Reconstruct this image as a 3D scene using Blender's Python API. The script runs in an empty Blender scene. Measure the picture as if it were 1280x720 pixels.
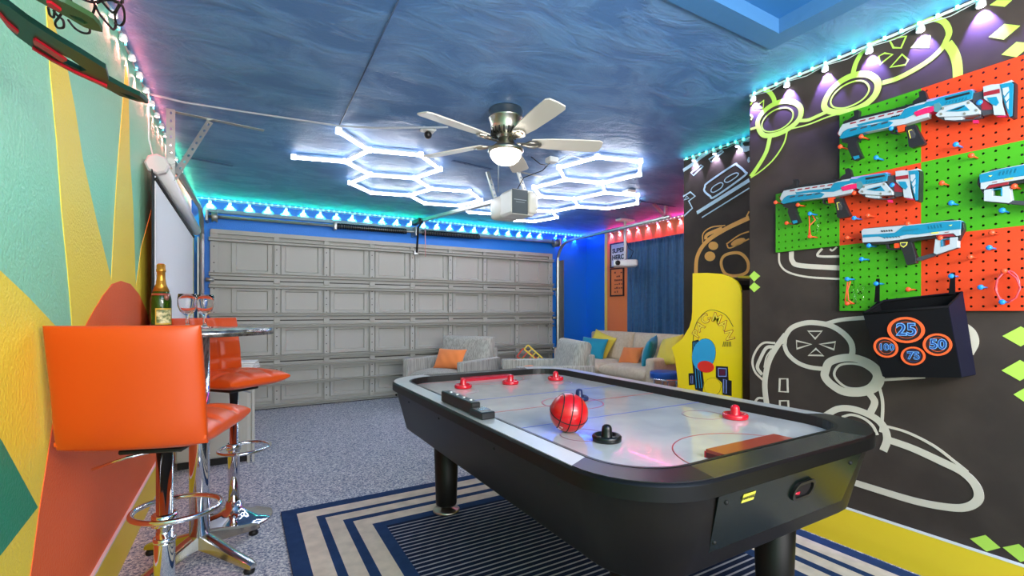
import bpy, bmesh, math, random
from mathutils import Vector, Matrix
from mathutils.geometry import tessellate_polygon
R = math.radians
random.seed(4)
SC = bpy.context.scene
COL = SC.collection

# ------------------------------------------------------------------ camera, world, lights
cd = bpy.data.cameras.new('camera'); cam = bpy.data.objects.new('camera', cd); COL.objects.link(cam)
cam.location = (0, 0, 1.2); cam.rotation_euler = (R(90), 0, R(-30))
cd.sensor_width = 36; cd.lens = 585 / 1280 * 36; cd.shift_y = 28.5 / 1280; cd.clip_start = .05
SC.camera = cam
SC.view_settings.view_transform = 'Standard'; SC.view_settings.look = 'None'
SC.view_settings.exposure = 0.62; SC.view_settings.gamma = 1
W = bpy.data.worlds.new('world'); SC.world = W; W.use_nodes = True
W.node_tree.nodes['Background'].inputs[0].default_value = (.92, .95, 1, 1)
W.node_tree.nodes['Background'].inputs[1].default_value = 1.1

def light(name, kind, loc, energy, color=(1, 1, 1), rot=(0, 0, 0), parent=None, **kw):
    l = bpy.data.lights.new(name, kind); l.energy = energy; l.color = color
    for k, v in kw.items(): setattr(l, k, v)
    o = bpy.data.objects.new(name, l); COL.objects.link(o); o.location = loc; o.rotation_euler = rot
    if parent:
        o.parent = parent; o.location = Vector(loc) - parent.location
    return o
# added fill lights behind the camera: one overhead, one facing into the room
light('overhead_fill', 'AREA', (1.1, -1.3, 2.45), 42, (1, .98, .95), shape='RECTANGLE', size=2.2, size_y=1.2)
light('rear_fill', 'AREA', (.9, -2.3, 1.5), 60, (1, .99, .97), (R(90), 0, 0), shape='RECTANGLE', size=3.0, size_y=2.0)

light('upward_fill', 'AREA', (1.1, -.9, 1.75), 90, (1, .99, .97), (R(180-38), 0, R(-15)), shape='RECTANGLE', size=1.6, size_y=.9)  # added fill behind the camera, aimed up and forward to brighten the ceiling
CEIL = 2.52
# ------------------------------------------------------------------ helpers
def U(u, v, X=None, Y=None, Z=None):
    """point where the sight line through photo pixel (u, v) meets a real plane of the room"""
    a = (u - 640) / 585; b = (388.5 - v) / 585
    d = (.5 + .8660254 * a, .8660254 - .5 * a, b)
    t = X / d[0] if X is not None else Y / d[1] if Y is not None else (Z - 1.2) / d[2]
    return Vector((d[0] * t, d[1] * t, 1.2 + d[2] * t))
def crop(cx, cy, s, pts): return [(cx + x / s, cy + y / s) for x, y in pts]

def lin(c):
    if isinstance(c, str):
        c = c.lstrip('#'); c = [int(c[i:i+2], 16) / 255 for i in (0, 2, 4)]
        c = [x / 12.92 if x <= .04045 else ((x + .055) / 1.055) ** 2.4 for x in c]
    return (c[0], c[1], c[2], 1)
MATS = {}
def mat(name, col, rough=.5, metal=0, bump=None, emit=None, es=1, trans=0, ior=1.45, coat=0, vary=None, sheen=0, spec=.5, alpha=1):
    """bump=(scale, strength[, detail, dist]); vary=(color2, scale)"""
    if name in MATS: return MATS[name]
    m = bpy.data.materials.new(name); m.use_nodes = True; MATS[name] = m
    nt = m.node_tree; b = nt.nodes['Principled BSDF']
    b.inputs['Base Color'].default_value = lin(col); b.inputs['Roughness'].default_value = rough
    b.inputs['Metallic'].default_value = metal; b.inputs['Specular IOR Level'].default_value = spec
    b.inputs['Transmission Weight'].default_value = trans; b.inputs['IOR'].default_value = ior
    b.inputs['Coat Weight'].default_value = coat; b.inputs['Sheen Weight'].default_value = sheen
    b.inputs['Alpha'].default_value = alpha
    if emit: b.inputs['Emission Color'].default_value = lin(emit); b.inputs['Emission Strength'].default_value = es
    tc = nt.nodes.new('ShaderNodeTexCoord')
    if vary:
        n = nt.nodes.new('ShaderNodeTexNoise'); n.inputs['Scale'].default_value = vary[1]; n.inputs['Detail'].default_value = 4
        nt.links.new(tc.outputs['Object'], n.inputs['Vector'])
        r = nt.nodes.new('ShaderNodeValToRGB'); r.color_ramp.elements[0].position = .38; r.color_ramp.elements[1].position = .62
        r.color_ramp.elements[0].color = lin(col); r.color_ramp.elements[1].color = lin(vary[0])
        nt.links.new(n.outputs['Fac'], r.inputs[0]); nt.links.new(r.outputs[0], b.inputs['Base Color'])
    if bump:
        n = nt.nodes.new('ShaderNodeTexNoise'); n.inputs['Scale'].default_value = bump[0]
        n.inputs['Detail'].default_value = bump[2] if len(bump) > 2 else 3
        nt.links.new(tc.outputs['Object'], n.inputs['Vector'])
        bp = nt.nodes.new('ShaderNodeBump'); bp.inputs['Strength'].default_value = bump[1]
        bp.inputs['Distance'].default_value = bump[3] if len(bump) > 3 else .004
        nt.links.new(n.outputs['Fac'], bp.inputs['Height']); nt.links.new(bp.outputs[0], b.inputs['Normal'])
    return m

class MB:
    def __init__(s): s.v = []; s.f = []; s.sm = []
    def add(s, vs, fs, smooth=False, T=None):
        o = len(s.v)
        for p in vs:
            p = Vector(p)
            s.v.append(T @ p if T is not None else p)
        for f in fs: s.f.append([i + o for i in f]); s.sm.append(smooth)
        return s
    def box(s, x0, x1, y0, y1, z0, z1, T=None, bev=0):
        if bev:
            b = min(bev, (x1-x0)*.45, (y1-y0)*.45, (z1-z0)*.45)
            bm = bmesh.new(); bmesh.ops.create_cube(bm, size=1)
            for v in bm.verts:
                v.co = Vector(((x0+x1)/2 + v.co.x*(x1-x0), (y0+y1)/2 + v.co.y*(y1-y0), (z0+z1)/2 + v.co.z*(z1-z0)))
            bmesh.ops.bevel(bm, geom=bm.edges[:], offset=b, segments=3 if b > .008 else 1, affect='EDGES', profile=.5)
            bm.verts.index_update()
            vs = [v.co.copy() for v in bm.verts]; fs = [[v.index for v in f.verts] for f in bm.faces]; bm.free()
            return s.add(vs, fs, b > .008, T)
        vs = [(x, y, z) for x in (x0, x1) for y in (y0, y1) for z in (z0, z1)]
        return s.add(vs, [(0,1,3,2),(4,6,7,5),(0,4,5,1),(2,3,7,6),(0,2,6,4),(1,5,7,3)], False, T)
    def lathe(s, prof, n=24, c=(0,0,0), T=None, smooth=True):
        vs = []; fs = []; m = len(prof)
        for i in range(n):
            a = 2*math.pi*i/n
            for r, z in prof: vs.append((c[0]+r*math.cos(a), c[1]+r*math.sin(a), c[2]+z))
        for i in range(n):
            j = (i+1) % n
            for k in range(m-1): fs.append((i*m+k, j*m+k, j*m+k+1, i*m+k+1))
        if prof[0][0] > 1e-5: fs.append([i*m for i in range(n)][::-1])
        if prof[-1][0] > 1e-5: fs.append([i*m+m-1 for i in range(n)])
        return s.add(vs, fs, smooth, T)
    def cyl(s, p0, p1, r0, r1=None, n=12, smooth=True):
        return s.tube([p0, p1], r0, n, r_end=r1, smooth=smooth)
    def tube(s, pts, r, n=8, closed=False, r_end=None, smooth=True):
        pts = [Vector(p) for p in pts]; N = len(pts); vs = []; fs = []
        up = None
        for i, p in enumerate(pts):
            if closed: t = (pts[(i+1) % N] - pts[i-1])
            else: t = pts[min(i+1, N-1)] - pts[max(i-1, 0)]
            t.normalize()
            if up is None: up = Vector((0,0,1)) if abs(t.z) < .9 else Vector((1,0,0))
            x = up.cross(t); 
            if x.length < 1e-4: x = Vector((0,1,0)).cross(t)
            x.normalize(); y = t.cross(x); up = y
            rr = r if r_end is None else r + (r_end - r) * i / (N-1)
            for k in range(n):
                a = 2*math.pi*k/n; vs.append(p + x*rr*math.cos(a) + y*rr*math.sin(a))
        for i in range(N if closed else N-1):
            j = (i+1) % N
            for k in range(n): fs.append((i*n+k, i*n+(k+1) % n, j*n+(k+1) % n, j*n+k))
        if not closed: fs.append(list(range(n))[::-1]); fs.append([(N-1)*n+k for k in range(n)])
        return s.add(vs, fs, smooth)
    def sphere(s, c, r, n=14, sx=1, sy=1, sz=1, T=None):
        prof = [(max(r*math.sin(math.pi*i/8), 0), -r*math.cos(math.pi*i/8)) for i in range(9)]
        m = MB().lathe(prof, n)
        vs = [Vector((v.x*sx, v.y*sy, v.z*sz)) + Vector(c) for v in m.v]
        return s.add(vs, m.f, True, T)
    def plate(s, loops, d):
        """flat outline (first loop) with holes, extruded by vector d"""
        d = Vector(d); L = [[Vector(p) for p in l] for l in loops]
        tr = tessellate_polygon(L); flat = [p for l in L for p in l]; n = len(flat)
        fs = [tuple(t) for t in tr] + [tuple(n + i for i in reversed(t)) for t in tr]
        o = 0
        for l in L:
            k = len(l)
            for i in range(k): fs.append((o+i, o+(i+1) % k, n+o+(i+1) % k, n+o+i))
            o += k
        return s.add(flat + [p + d for p in flat], fs)
    def stroke(s, pts, w, nrm, d, closed=False, smooth=True):
        """painted line of width w along 3D points lying on a wall with normal nrm, thickness d"""
        P = [Vector(p) for p in pts]; nrm = Vector(nrm)
        if smooth and len(P) > 2:
            Q = []; N = len(P)
            for i in range(N if closed else N-1):
                p1, p2 = P[i], P[(i+1) % N]
                p0 = P[i-1] if (closed or i) else p1*2-p2
                p3 = P[(i+2) % N] if (closed or i+2 < N) else p2*2-p1
                for k in range(6):
                    t = k/6
                    Q.append(.5*((2*p1)+(p2-p0)*t+(2*p0-5*p1+4*p2-p3)*t*t+(3*p1-p0-3*p2+p3)*t**3))
            if not closed: Q.append(P[-1])
            P = Q
        N = len(P); vs = []; fs = []
        for i in range(N):
            t = (P[(i+1) % N]-P[i-1]) if closed else (P[min(i+1, N-1)]-P[max(i-1, 0)])
            t.normalize(); sd = nrm.cross(t); sd.normalize()
            a, b = P[i]+sd*w/2, P[i]-sd*w/2
            vs += [a, b, a+nrm*d, b+nrm*d]
        for i in range(N if closed else N-1):
            a = i*4; b = ((i+1) % N)*4
            fs += [(a+2, b+2, b+3, a+3), (a, b, b+2, a+2), (a+1, a+3, b+3, b+1)]
        return s.add(vs, fs)
    def build(s, name, m, parent=None, world=False, kind=None, origin=None):
        me = bpy.data.meshes.new(name)
        off = Vector((0,0,0))
        if parent is not None and world:
            q = parent
            while q is not None: off += q.location; q = q.parent
        elif parent is None:
            if origin is not None: off = Vector(origin)
            else:
                xs = [v.x for v in s.v]; ys = [v.y for v in s.v]; zs = [v.z for v in s.v]
                off = Vector(((min(xs)+max(xs))/2, (min(ys)+max(ys))/2, min(zs)))
        me.from_pydata([v - off for v in s.v], [], s.f); me.validate()
        for i, p in enumerate(me.polygons):
            if i < len(s.sm): p.use_smooth = s.sm[i]
        bm = bmesh.new(); bm.from_mesh(me); bmesh.ops.recalc_face_normals(bm, faces=bm.faces[:]); bm.to_mesh(me); bm.free()
        me.materials.append(m)
        o = bpy.data.objects.new(name, me); COL.objects.link(o)
        if parent is not None: o.parent = parent
        else: o.location = off
        if kind: o['kind'] = kind
        return o
def smooth_all(o, ang=40):
    for p in o.data.polygons: p.use_smooth = True
    o.data.set_sharp_from_angle(angle=R(ang)) if hasattr(o.data, 'set_sharp_from_angle') else None
    return o
def tag(o, label, cat, group=None):
    o['label'] = label; o['category'] = cat
    if group: o['group'] = group
    return o
def thing(name, label, cat, loc=(0,0,0), rz=0, group=None):
    o = bpy.data.objects.new(name, None); COL.objects.link(o); o.location = loc; o.rotation_euler = (0,0,rz)
    o.empty_display_size = .1
    return tag(o, label, cat, group)
def copy_tree(o, parent=None):
    c = o.copy(); COL.objects.link(c)
    if parent is not None: c.parent = parent
    for ch in list(o.children): copy_tree(ch, c)
    return c
def struct(o): o['kind'] = 'structure'; return o
def text_mesh(txt, size, T, m, name, parent, extrude=.0008, squeeze=1.0, bold=0.0):
    cu = bpy.data.curves.new('t', 'FONT'); cu.body = txt; cu.size = size; cu.extrude = extrude; cu.align_x = 'CENTER'; cu.align_y = 'CENTER'
    cu.resolution_u = 3; cu.offset = bold; cu.space_character = squeeze
    ob = bpy.data.objects.new('t', cu); COL.objects.link(ob)
    dg = bpy.context.evaluated_depsgraph_get(); me = bpy.data.meshes.new_from_object(ob.evaluated_get(dg))
    bpy.data.objects.remove(ob); me.name = name
    off = parent.location if parent is not None else Vector()
    for v in me.vertices: v.co = (T @ v.co) - off
    me.materials.clear(); me.materials.append(m)
    o = bpy.data.objects.new(name, me); COL.objects.link(o); o.parent = parent
    return o
def frame3(o, x, y):
    """matrix with origin o and in-plane axes x, y"""
    x = Vector(x).normalized(); y = Vector(y).normalized(); z = x.cross(y)
    M = Matrix((( x.x, y.x, z.x, o[0]), (x.y, y.y, z.y, o[1]), (x.z, y.z, z.z, o[2]), (0,0,0,1))); return M
def pad(w, d, h, nx=1, ny=1, groove=.008, N=24, p=6, top_only=True, T=None, mb=None, dome=0):
    """rounded upholstery pad centred at the origin, grooves on the +z face"""
    mb = mb or MB(); vs = []; fs = []
    def g(t, n):
        if n < 2: return 0
        f = (t+1)/2*n; r = abs(f-round(f)); k = round(f)
        return math.exp(-(r/.09)**2) if 0 < k < n else 0
    M = N+1
    def mp(t): return math.sin(t*math.pi/2*.96)/math.sin(math.pi/2*.96)
    for sd in (1, -1):
        for i in range(M):
            for j in range(M):
                x = mp(-1+2*i/N); y = mp(-1+2*j/N)
                e = (max(1-abs(x)**p, 0)*max(1-abs(y)**p, 0))**.5
                z = sd*h/2*(.12+.88*e)
                if sd > 0: z += dome*(1-x*x)*(1-y*y) - groove*max(g(x, nx), g(y, ny))*e
                vs.append((x*w/2*(1-.012*(1-e)), y*d/2*(1-.012*(1-e)), z))
    q = M*M
    for i in range(N):
        for j in range(N):
            a = i*M+j; fs.append((a, a+M, a+M+1, a+1)); fs.append((q+a, q+a+1, q+a+M+1, q+a+M))
    for i in range(N):
        fs.append((i*M, q+i*M, q+(i+1)*M, (i+1)*M)); fs.append((i*M+N, (i+1)*M+N, q+(i+1)*M+N, q+i*M+N))
        fs.append((i, i+1, q+i+1, q+i)); fs.append((N*M+i, q+N*M+i, q+N*M+i+1, N*M+i+1))
    return mb.add(vs, fs, True, T)
def pillow(w, d, h, T=None, mb=None, N=18):
    mb = mb or MB(); vs = []; fs = []; M = N+1
    for sd in (1, -1):
        for i in range(M):
            for j in range(M):
                x = -1+2*i/N; y = -1+2*j/N
                e = (max(1-x*x, 0)*max(1-y*y, 0))**.45
                k = 1-.07*(1-abs(x)**2)*abs(y) ; k2 = 1-.07*(1-abs(y)**2)*abs(x)
                vs.append((x*w/2*k2, y*d/2*k, sd*(h/2*e+.004) + .004*math.sin(9*x+5*y)*e))
    q = M*M
    for i in range(N):
        for j in range(N):
            a = i*M+j; fs.append((a, a+M, a+M+1, a+1)); fs.append((q+a, q+a+1, q+a+M+1, q+a+M))
    for i in range(N):
        fs.append((i*M, q+i*M, q+(i+1)*M, (i+1)*M)); fs.append((i*M+N, (i+1)*M+N, q+(i+1)*M+N, q+i*M+N))
        fs.append((i, i+1, q+i+1, q+i)); fs.append((N*M+i, q+N*M+i, q+N*M+i+1, N*M+i+1))
    return mb.add(vs, fs, True, T)
def TR(x=0, y=0, z=0, rx=0, ry=0, rz=0):
    return Matrix.Translation((x, y, z)) @ Matrix.Rotation(R(rz), 4, 'Z') @ Matrix.Rotation(R(ry), 4, 'Y') @ Matrix.Rotation(R(rx), 4, 'X')

# ------------------------------------------------------------------ materials of the room
def ceiling_mat():
    m = mat('ceiling_paint', '#4574b0', .46, spec=.6); nt = m.node_tree; b = nt.nodes['Principled BSDF']
    tc = nt.nodes.new('ShaderNodeTexCoord')
    mp = nt.nodes.new('ShaderNodeMapping'); mp.inputs['Scale'].default_value = (1, 1.9, 1); mp.inputs['Rotation'].default_value = (0,0,.5)
    nt.links.new(tc.outputs['Object'], mp.inputs[0])
    n0 = nt.nodes.new('ShaderNodeTexNoise'); n0.inputs['Scale'].default_value = 2.6; n0.inputs['Detail'].default_value = 10; n0.inputs['Roughness'].default_value = .62; n0.inputs['Distortion'].default_value = .7
    n1 = nt.nodes.new('ShaderNodeTexNoise'); n1.inputs['Scale'].default_value = 34; n1.inputs['Detail'].default_value = 5
    for n in (n0, n1): nt.links.new(mp.outputs[0], n.inputs['Vector'])
    r = nt.nodes.new('ShaderNodeValToRGB'); e = r.color_ramp.elements; e[0].position = .42; e[1].position = .62
    nt.links.new(n0.outputs['Fac'], r.inputs[0])
    mx = nt.nodes.new('ShaderNodeMath'); mx.operation = 'MULTIPLY_ADD'; mx.inputs[1].default_value = .3
    nt.links.new(n1.outputs['Fac'], mx.inputs[0]); nt.links.new(r.outputs[0], mx.inputs[2])
    bp = nt.nodes.new('ShaderNodeBump'); bp.inputs['Strength'].default_value = .6; bp.inputs['Distance'].default_value = .010
    nt.links.new(mx.outputs[0], bp.inputs['Height']); nt.links.new(bp.outputs[0], b.inputs['Normal'])
    c = nt.nodes.new('ShaderNodeValToRGB'); e = c.color_ramp.elements
    e[0].position = .42; e[0].color = lin('#4a70a2'); e[1].position = .6; e[1].color = lin('#5f86b4')
    nt.links.new(n0.outputs['Fac'], c.inputs[0]); nt.links.new(c.outputs[0], b.inputs['Base Color'])
    return m
def floor_mat():
    m = mat('speckled_carpet', '#8a93a5', .9, spec=.15); nt = m.node_tree; b = nt.nodes['Principled BSDF']
    tc = nt.nodes.new('ShaderNodeTexCoord')
    v = nt.nodes.new('ShaderNodeTexNoise'); v.inputs['Scale'].default_value = 95; v.inputs['Detail'].default_value = 3; v.inputs['Roughness'].default_value = .8
    nt.links.new(tc.outputs['Object'], v.inputs['Vector'])
    r = nt.nodes.new('ShaderNodeValToRGB'); e = r.color_ramp.elements
    e[0].position = .36; e[0].color = lin('#4a5672'); e[1].position = .62; e[1].color = lin('#eeeeea')
    for p, c in ((.45, '#8a93a8'), (.52, '#b6b9c0')): k = r.color_ramp.elements.new(p); k.color = lin(c)
    nt.links.new(v.outputs['Fac'], r.inputs[0]); nt.links.new(r.outputs[0], b.inputs['Base Color'])
    bp = nt.nodes.new('ShaderNodeBump'); bp.inputs['Strength'].default_value = .6; bp.inputs['Distance'].default_value = .005
    nt.links.new(v.outputs['Fac'], bp.inputs['Height']); nt.links.new(bp.outputs[0], b.inputs['Normal'])
    return m
PB = (95, .8, 3, .004)
mint = mat('mint_paint', '#92d9b0', .38, bump=PB); yel = mat('yellow_paint', '#f6dc45', .45, bump=PB)
teal = mat('green_paint', '#1f8f6a', .45, bump=PB); orang = mat('orange_paint', '#ee6428', .5, bump=PB)
blue = mat('blue_paint', '#1c80e6', .42, bump=PB); coral = mat('coral_paint', '#f98a4c', .5, bump=PB)
char = mat('charcoal_wallpaper', '#423833', .7, bump=(220, .15, 2, .001), vary=('#3a312d', 6), spec=.25)
basey = mat('yellow_trim_paint', '#f0cc2c', .4); white = mat('white_plastic', '#e9e9e6', .35)
lime = mat('lime_print', '#b5dc55', .55); beige = mat('beige_print', '#cfc4b4', .55); pale = mat('pale_blue_print', '#b9d6e6', .55)
amber = mat('amber_print', '#f4ae57', .55)
black = mat('black_plastic', '#151414', .4); chrome = mat('chrome', '#dfe0e3', .07, 1); steel = mat('galvanised_steel', '#a9aca8', .38, .85)
nickel = mat('brushed_nickel', '#b3aea2', .28, 1); dark = mat('dark_rubber', '#0c0c0c', .6)
greym = mat('door_grey_paint', '#adada6', .5, bump=(60, .15, 2, .002)); redp = mat('red_plastic', '#d3142a', .25, coat=.4)

# ------------------------------------------------------------------ room shell
XL, XR, XC, XF, YB, YC1, YC2, YN = -.50, 2.68, 3.32, 5.27, 6.5, 1.745, 2.77, -2.6
struct(MB().box(XL-.1, XF+.1, YN, YB+.1, -.1, 0).build('floor', floor_mat()))
HX0, HX1, HY0, HY1 = .80, 2.19, .55, 1.28
cb = MB()
for a in ((XL-.1, XF+.1, HY1+.03, YB+.1), (XL-.1, XF+.1, YN, HY0-.03), (XL-.1, HX0-.03, HY0-.03, HY1+.03), (HX1+.03, XF+.1, HY0-.03, HY1+.03)): cb.box(*a, CEIL, CEIL+.1)
cm = ceiling_mat(); ceil = struct(cb.build('ceiling', cm, origin=(0,0,CEIL)))
hat = MB().box(HX0, HX1, HY0, HY1, CEIL+.055, CEIL+.075).build('hatch_panel', mat('hatch_blue', '#2f6aa2', .45, bump=(8, .3)), ceil, world=True)
tb = MB()
for a in ((HX0-.1, HX1+.1, HY1, HY1+.1), (HX0-.1, HX1+.1, HY0-.1, HY0), (HX0-.1, HX0, HY0, HY1), (HX1, HX1+.1, HY0, HY1)): tb.box(*a, CEIL-.014, CEIL+.06)
struct(tb.build('trim_1', mat('hatch_trim', '#3f6f9f', .4, bump=(30, .25))))
wl = struct(MB().box(XL-.1, XL, YN, YB, 0, CEIL).build('wall_left', mint))
wb = struct(MB().box(XL-.1, XF+.1, YB, YB+.1, 0, CEIL).build('wall_back', blue))
wr = struct(MB().box(XR, XR+.1, YN, YC1, 0, CEIL).build('wall_right', char))
wn = struct(MB().box(XC, XC+.1, YC1-.1, YC2, 0, CEIL).build('wall_alcove', char))
struct(MB().box(XR+.1, XC, YC1-.1, YC1, 0, CEIL).build('wall_return', char))
struct(MB().box(XC+.1, XF+.1, YC2-.1, YC2, 0, CEIL).build('wall_partition', coral))
wf = struct(MB().box(XF, XF+.1, YC2, YB, 0, CEIL).build('wall_far_right', coral))
MB().box(XF-.002, XF, 6.02, YB, 0, CEIL).build('painted_band', blue, wf, world=True)
MB().box(XF-.002, XF, 5.955, 6.02, 0, CEIL).build('painted_band', mat('pale_yellow_paint', '#f6dc63', .5), wf, world=True)
bl = struct(MB().box(XL, XL+.014, YN, YB, 0, .19).build('baseboard_left', basey))
MB().box(XL, XL+.016, YN, YB, .19, .2).build('caulk_line', white, bl, world=True)
br = struct(MB().box(XR-.014, XR, YN, YC1, 0, .19).build('baseboard_right', basey))
MB().box(XR-.016, XR, YN, YC1, .19, .197).build('caulk_line', white, br, world=True)

# left wall painted shapes
def wl_poly(px, m, d, name='painted_shape'):
    MB().plate([[U(u, v, X=XL) for u, v in px]], (d, 0, 0)).build(name, m, wl, world=True)
ylw = [(0,339),(35,372),(71,410),(92,438),(84,340),(76,260),(70,175),(62,90),(57,8),(60,8),(70,40),(82,78),(93,135),(103,200),(120,275),(138.6,350),(142,280),(147,200),(152,140),(157,83),(159.6,97),(161,150),(162,200),(166,255),(169.4,360),(176,310),(189,262),(193,320),(243,345),(243,520),(222,548),(209,575),(186,612),(140,692),(110,745),(60,830),(0,930),(-60,900),(-60,300)]
wl_poly(ylw, yel, .002)
wl_poly([(-60,475),(0,552),(45,634.4),(0,692),(-60,760)], teal, .004)
org = [(150,351),(162,355),(173,368),(182,388),(187,408),(198,450),(208,500),(212,540),(209,571),(186,610),(140,690),(110,742),(60,825),(25,800),(36,720),(39,700),(47,640),(64,531),(75,500),(90,450),(105,408),(115,390),(127,370),(139,355)]
wl_poly(org, orang, .004)

# mural strokes: photo pixels put onto the real wall plane
def strokes(X, items, m, parent):
    for k_, it in enumerate(items):
        d = .0012 + .00012*k_
        cx, cy, s, pts, w, closed = it[:6]
        P = [U(u, v, X=X) for u, v in crop(cx, cy, s, pts)]
        MB().stroke(P, w*(.72 if m is lime else .86), (-1,0,0), d, closed, smooth=len(it) < 7).build('mural_line', m, parent, world=True)
def fills(X, items, m, parent):
    for cx, cy, s, pts in items:
        MB().plate([[U(u, v, X=X) for u, v in crop(cx, cy, s, pts)]], (-.0018,0,0)).build('mural_shape', m, parent, world=True)
C1 = (930,0,7.2727); C2 = (1040,0,5.3333); C3 = (930,90,5.3333); D = (930,390,5.3333); E_ = (1060,480,3.0); F_ = (960,230,4.0); G_ = (1040,360,5.142)
strokes(XR, [
 C2+([(140,490),(160,420),(200,350),(260,290),(350,222),(470,165),(600,137),(690,128),(750,150),(780,210),(765,265),(730,325),(650,400),(540,470),(430,525),(335,553)], .03, False),
 C2+([(385,270),(440,250),(495,242),(460,320),(410,318)], .011, True, 1), C2+([(530,315),(600,250),(652,240),(645,315)], .011, True, 1),
 C2+([(312,375),(350,355),(405,362),(322,428)], .011, True, 1), C2+([(390,448),(468,362),(508,400),(490,432)], .011, True, 1),
 C2+([(770,288),(812,350),(835,430),(840,535)], .045, False),
 C3+([(535,215),(575,130),(650,60),(740,20),(830,18),(890,65),(882,140),(825,205),(745,248),(645,268),(560,258)], .04, True),
 C3+([(578,200),(600,150),(660,95),(740,62),(805,65),(835,110),(810,165),(750,210),(670,240),(600,235)], .01, True),
 C3+([(92,350),(112,290),(170,232),(250,198),(330,202),(378,242),(370,310),(310,370),(220,415),(130,420)], .038, True),
 C3+([(120,350),(145,300),(205,255),(280,238),(325,265),(318,320),(262,372),(190,398),(135,390)], .01, True),
 C3+([(365,325),(430,320),(500,290),(555,265)], .024, False), C3+([(320,378),(430,350),(560,300),(640,277)], .01, False),
 C3+([(47,118),(110,112),(165,130),(198,175),(205,215)], .032, False), C3+([(68,240),(133,190),(128,243)], .012, True, 1),
 C3+([(45,382),(90,368)], .02, False), C3+([(175,430),(150,530),(100,620),(46,697)], .032, False),
 C3+([(288,398),(265,480),(200,580),(120,655),(46,705)], .01, False), C3+([(685,262),(700,285)], .02, False), C3+([(780,235),(800,252)], .02, False),
 C1+([(345,712),(505,640)], .02, False), C1+([(650,590),(828,505)], .02, False), C3+([(44,180),(54,200),(44,220)], .01, False), C3+([(44,285),(56,300),(48,320)], .01, False),
], lime, wr)
fills(XR, [C2+([(1052,35),(1100,2),(1200,2),(1152,45)],), C2+([(1045,248),(1150,160),(1255,172),(1145,265)],), C2+([(1130,365),(1230,280),(1340,290),(1230,382)],),
 E_+([(350,607),(405,592),(462,640),(428,650)],), E_+([(458,580),(515,566),(572,614),(520,628)],), E_+([(580,612),(640,600),(705,652),(648,667)],), E_+([(585,682),(640,668),(700,708),(660,722)],),
 (1054,390,1,[(199,30),(222,18),(245,30),(222,43)]), (1054,390,1,[(198,73),(221,60),(245,73),(221,86)]), (1054,390,1,[(213,103),(232,92),(250,103),(232,116)]),
 (820,320,3.6,[(420,90),(442,68),(469,90),(442,115)]), (820,320,3.6,[(420,140),(442,118),(469,140),(442,163)])], lime, wr)
strokes(XR, [
 F_+([(55,345),(60,400),(100,440),(200,465),(380,476)], .012, False), F_+([(117,338),(122,385),(165,408),(380,421)], .03, False), F_+([(272,322),(248,352),(268,362),(380,362)], .014, False), F_+([(310,325),(322,333),(345,315)], .01, False),
 D+([(268,215),(278,160),(320,105),(400,75),(480,72),(580,92),(660,140),(712,200),(724,260),(712,305)], .031, False),
 D+([(268,215),(290,275),(350,332),(430,366),(535,380)], .026, False),
 D+([(428,128),(520,128),(475,178)], .013, True, 1), D+([(350,192),(448,215),(353,245)], .013, True, 1), D+([(505,215),(610,200),(600,250)], .013, True, 1), D+([(480,245),(430,288),(530,290)], .013, True, 1),
 D+([(550,78),(650,52),(840,36)], .024, False),
 D+([(545,390),(570,335),(650,308),(740,308),(840,347),(900,410),(898,475),(850,517),(760,538),(660,528),(580,480),(540,430)], .045, True),
 D+([(603,405),(635,357),(710,343),(790,357),(855,400),(868,440),(830,490),(760,510),(680,500),(618,450)], .013, True),
 D+([(210,207),(130,207),(80,260),(57,330),(75,400),(125,452)], .014, False), D+([(200,232),(150,240),(110,310),(90,370),(122,418)], .022, False),
 D+([(185,250),(150,300),(135,370)], .008, False),
 D+([(280,150),(220,230),(170,320),(145,420),(140,510),(155,640)], .036, False),
 D+([(240,445),(290,445),(293,533),(236,530)], .013, True, 1), D+([(240,592),(295,592),(300,680),(240,670)], .013, True, 1),
 D+([(70,605),(95,575),(130,575)], .014, False),
 D+([(545,690),(620,648),(700,642),(790,665),(880,710),(935,770),(955,850),(930,925)], .036, False),
 D+([(655,700),(720,685),(800,710),(860,760),(890,820)], .014, False),
 D+([(835,540),(872,600),(845,670)], .034, False), D+([(905,505),(925,600),(922,720),(912,800)], .014, False),
 G_+([(825,245),(880,290),(897,350),(865,415)], .055, False), G_+([(335,590),(450,583),(600,572)], .015, False),
 E_+([(130,155),(220,180),(320,230),(400,290),(450,330)], .013, False),
 E_+([(140,205),(240,240),(350,290),(430,330),(480,380),(490,430),(450,460),(380,462),(250,438),(75,385),(-20,355)], .036, False),
], beige, wr)
H_ = (840,170,8.0); I_ = (850,160,3.79)
strokes(XC, [
 H_+([(112,345),(200,285),(300,205),(385,150)], .034, False), H_+([(190,370),(290,290),(315,300),(215,395)], .014, True, 1), H_+([(368,235),(500,145),(518,155),(390,260)], .014, True, 1),
 H_+([(775,42),(720,50),(697,80),(720,112),(775,112)], .022, False), H_+([(650,60),(680,120),(730,145),(775,130)], .024, False),
 H_+([(330,510),(360,465),(610,295),(655,293),(730,360),(722,400),(430,607),(380,600),(325,550)], .018, True),
 H_+([(390,550),(410,510),(480,468),(510,480),(490,520),(420,562)], .009, True), H_+([(525,450),(550,415),(630,372),(665,378),(640,412),(560,462)], .009, True),
 H_+([(250,768),(775,440)], .034, False), H_+([(300,815),(775,520)], .011, False), H_+([(112,605),(185,560),(232,602),(168,650),(205,722),(120,800)], .015, False, 1), H_+([(120,640),(150,602),(172,622)], .009, True, 1),
 H_+([(775,210),(765,240),(775,262)], .02, False),
], pale, wn)
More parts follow.
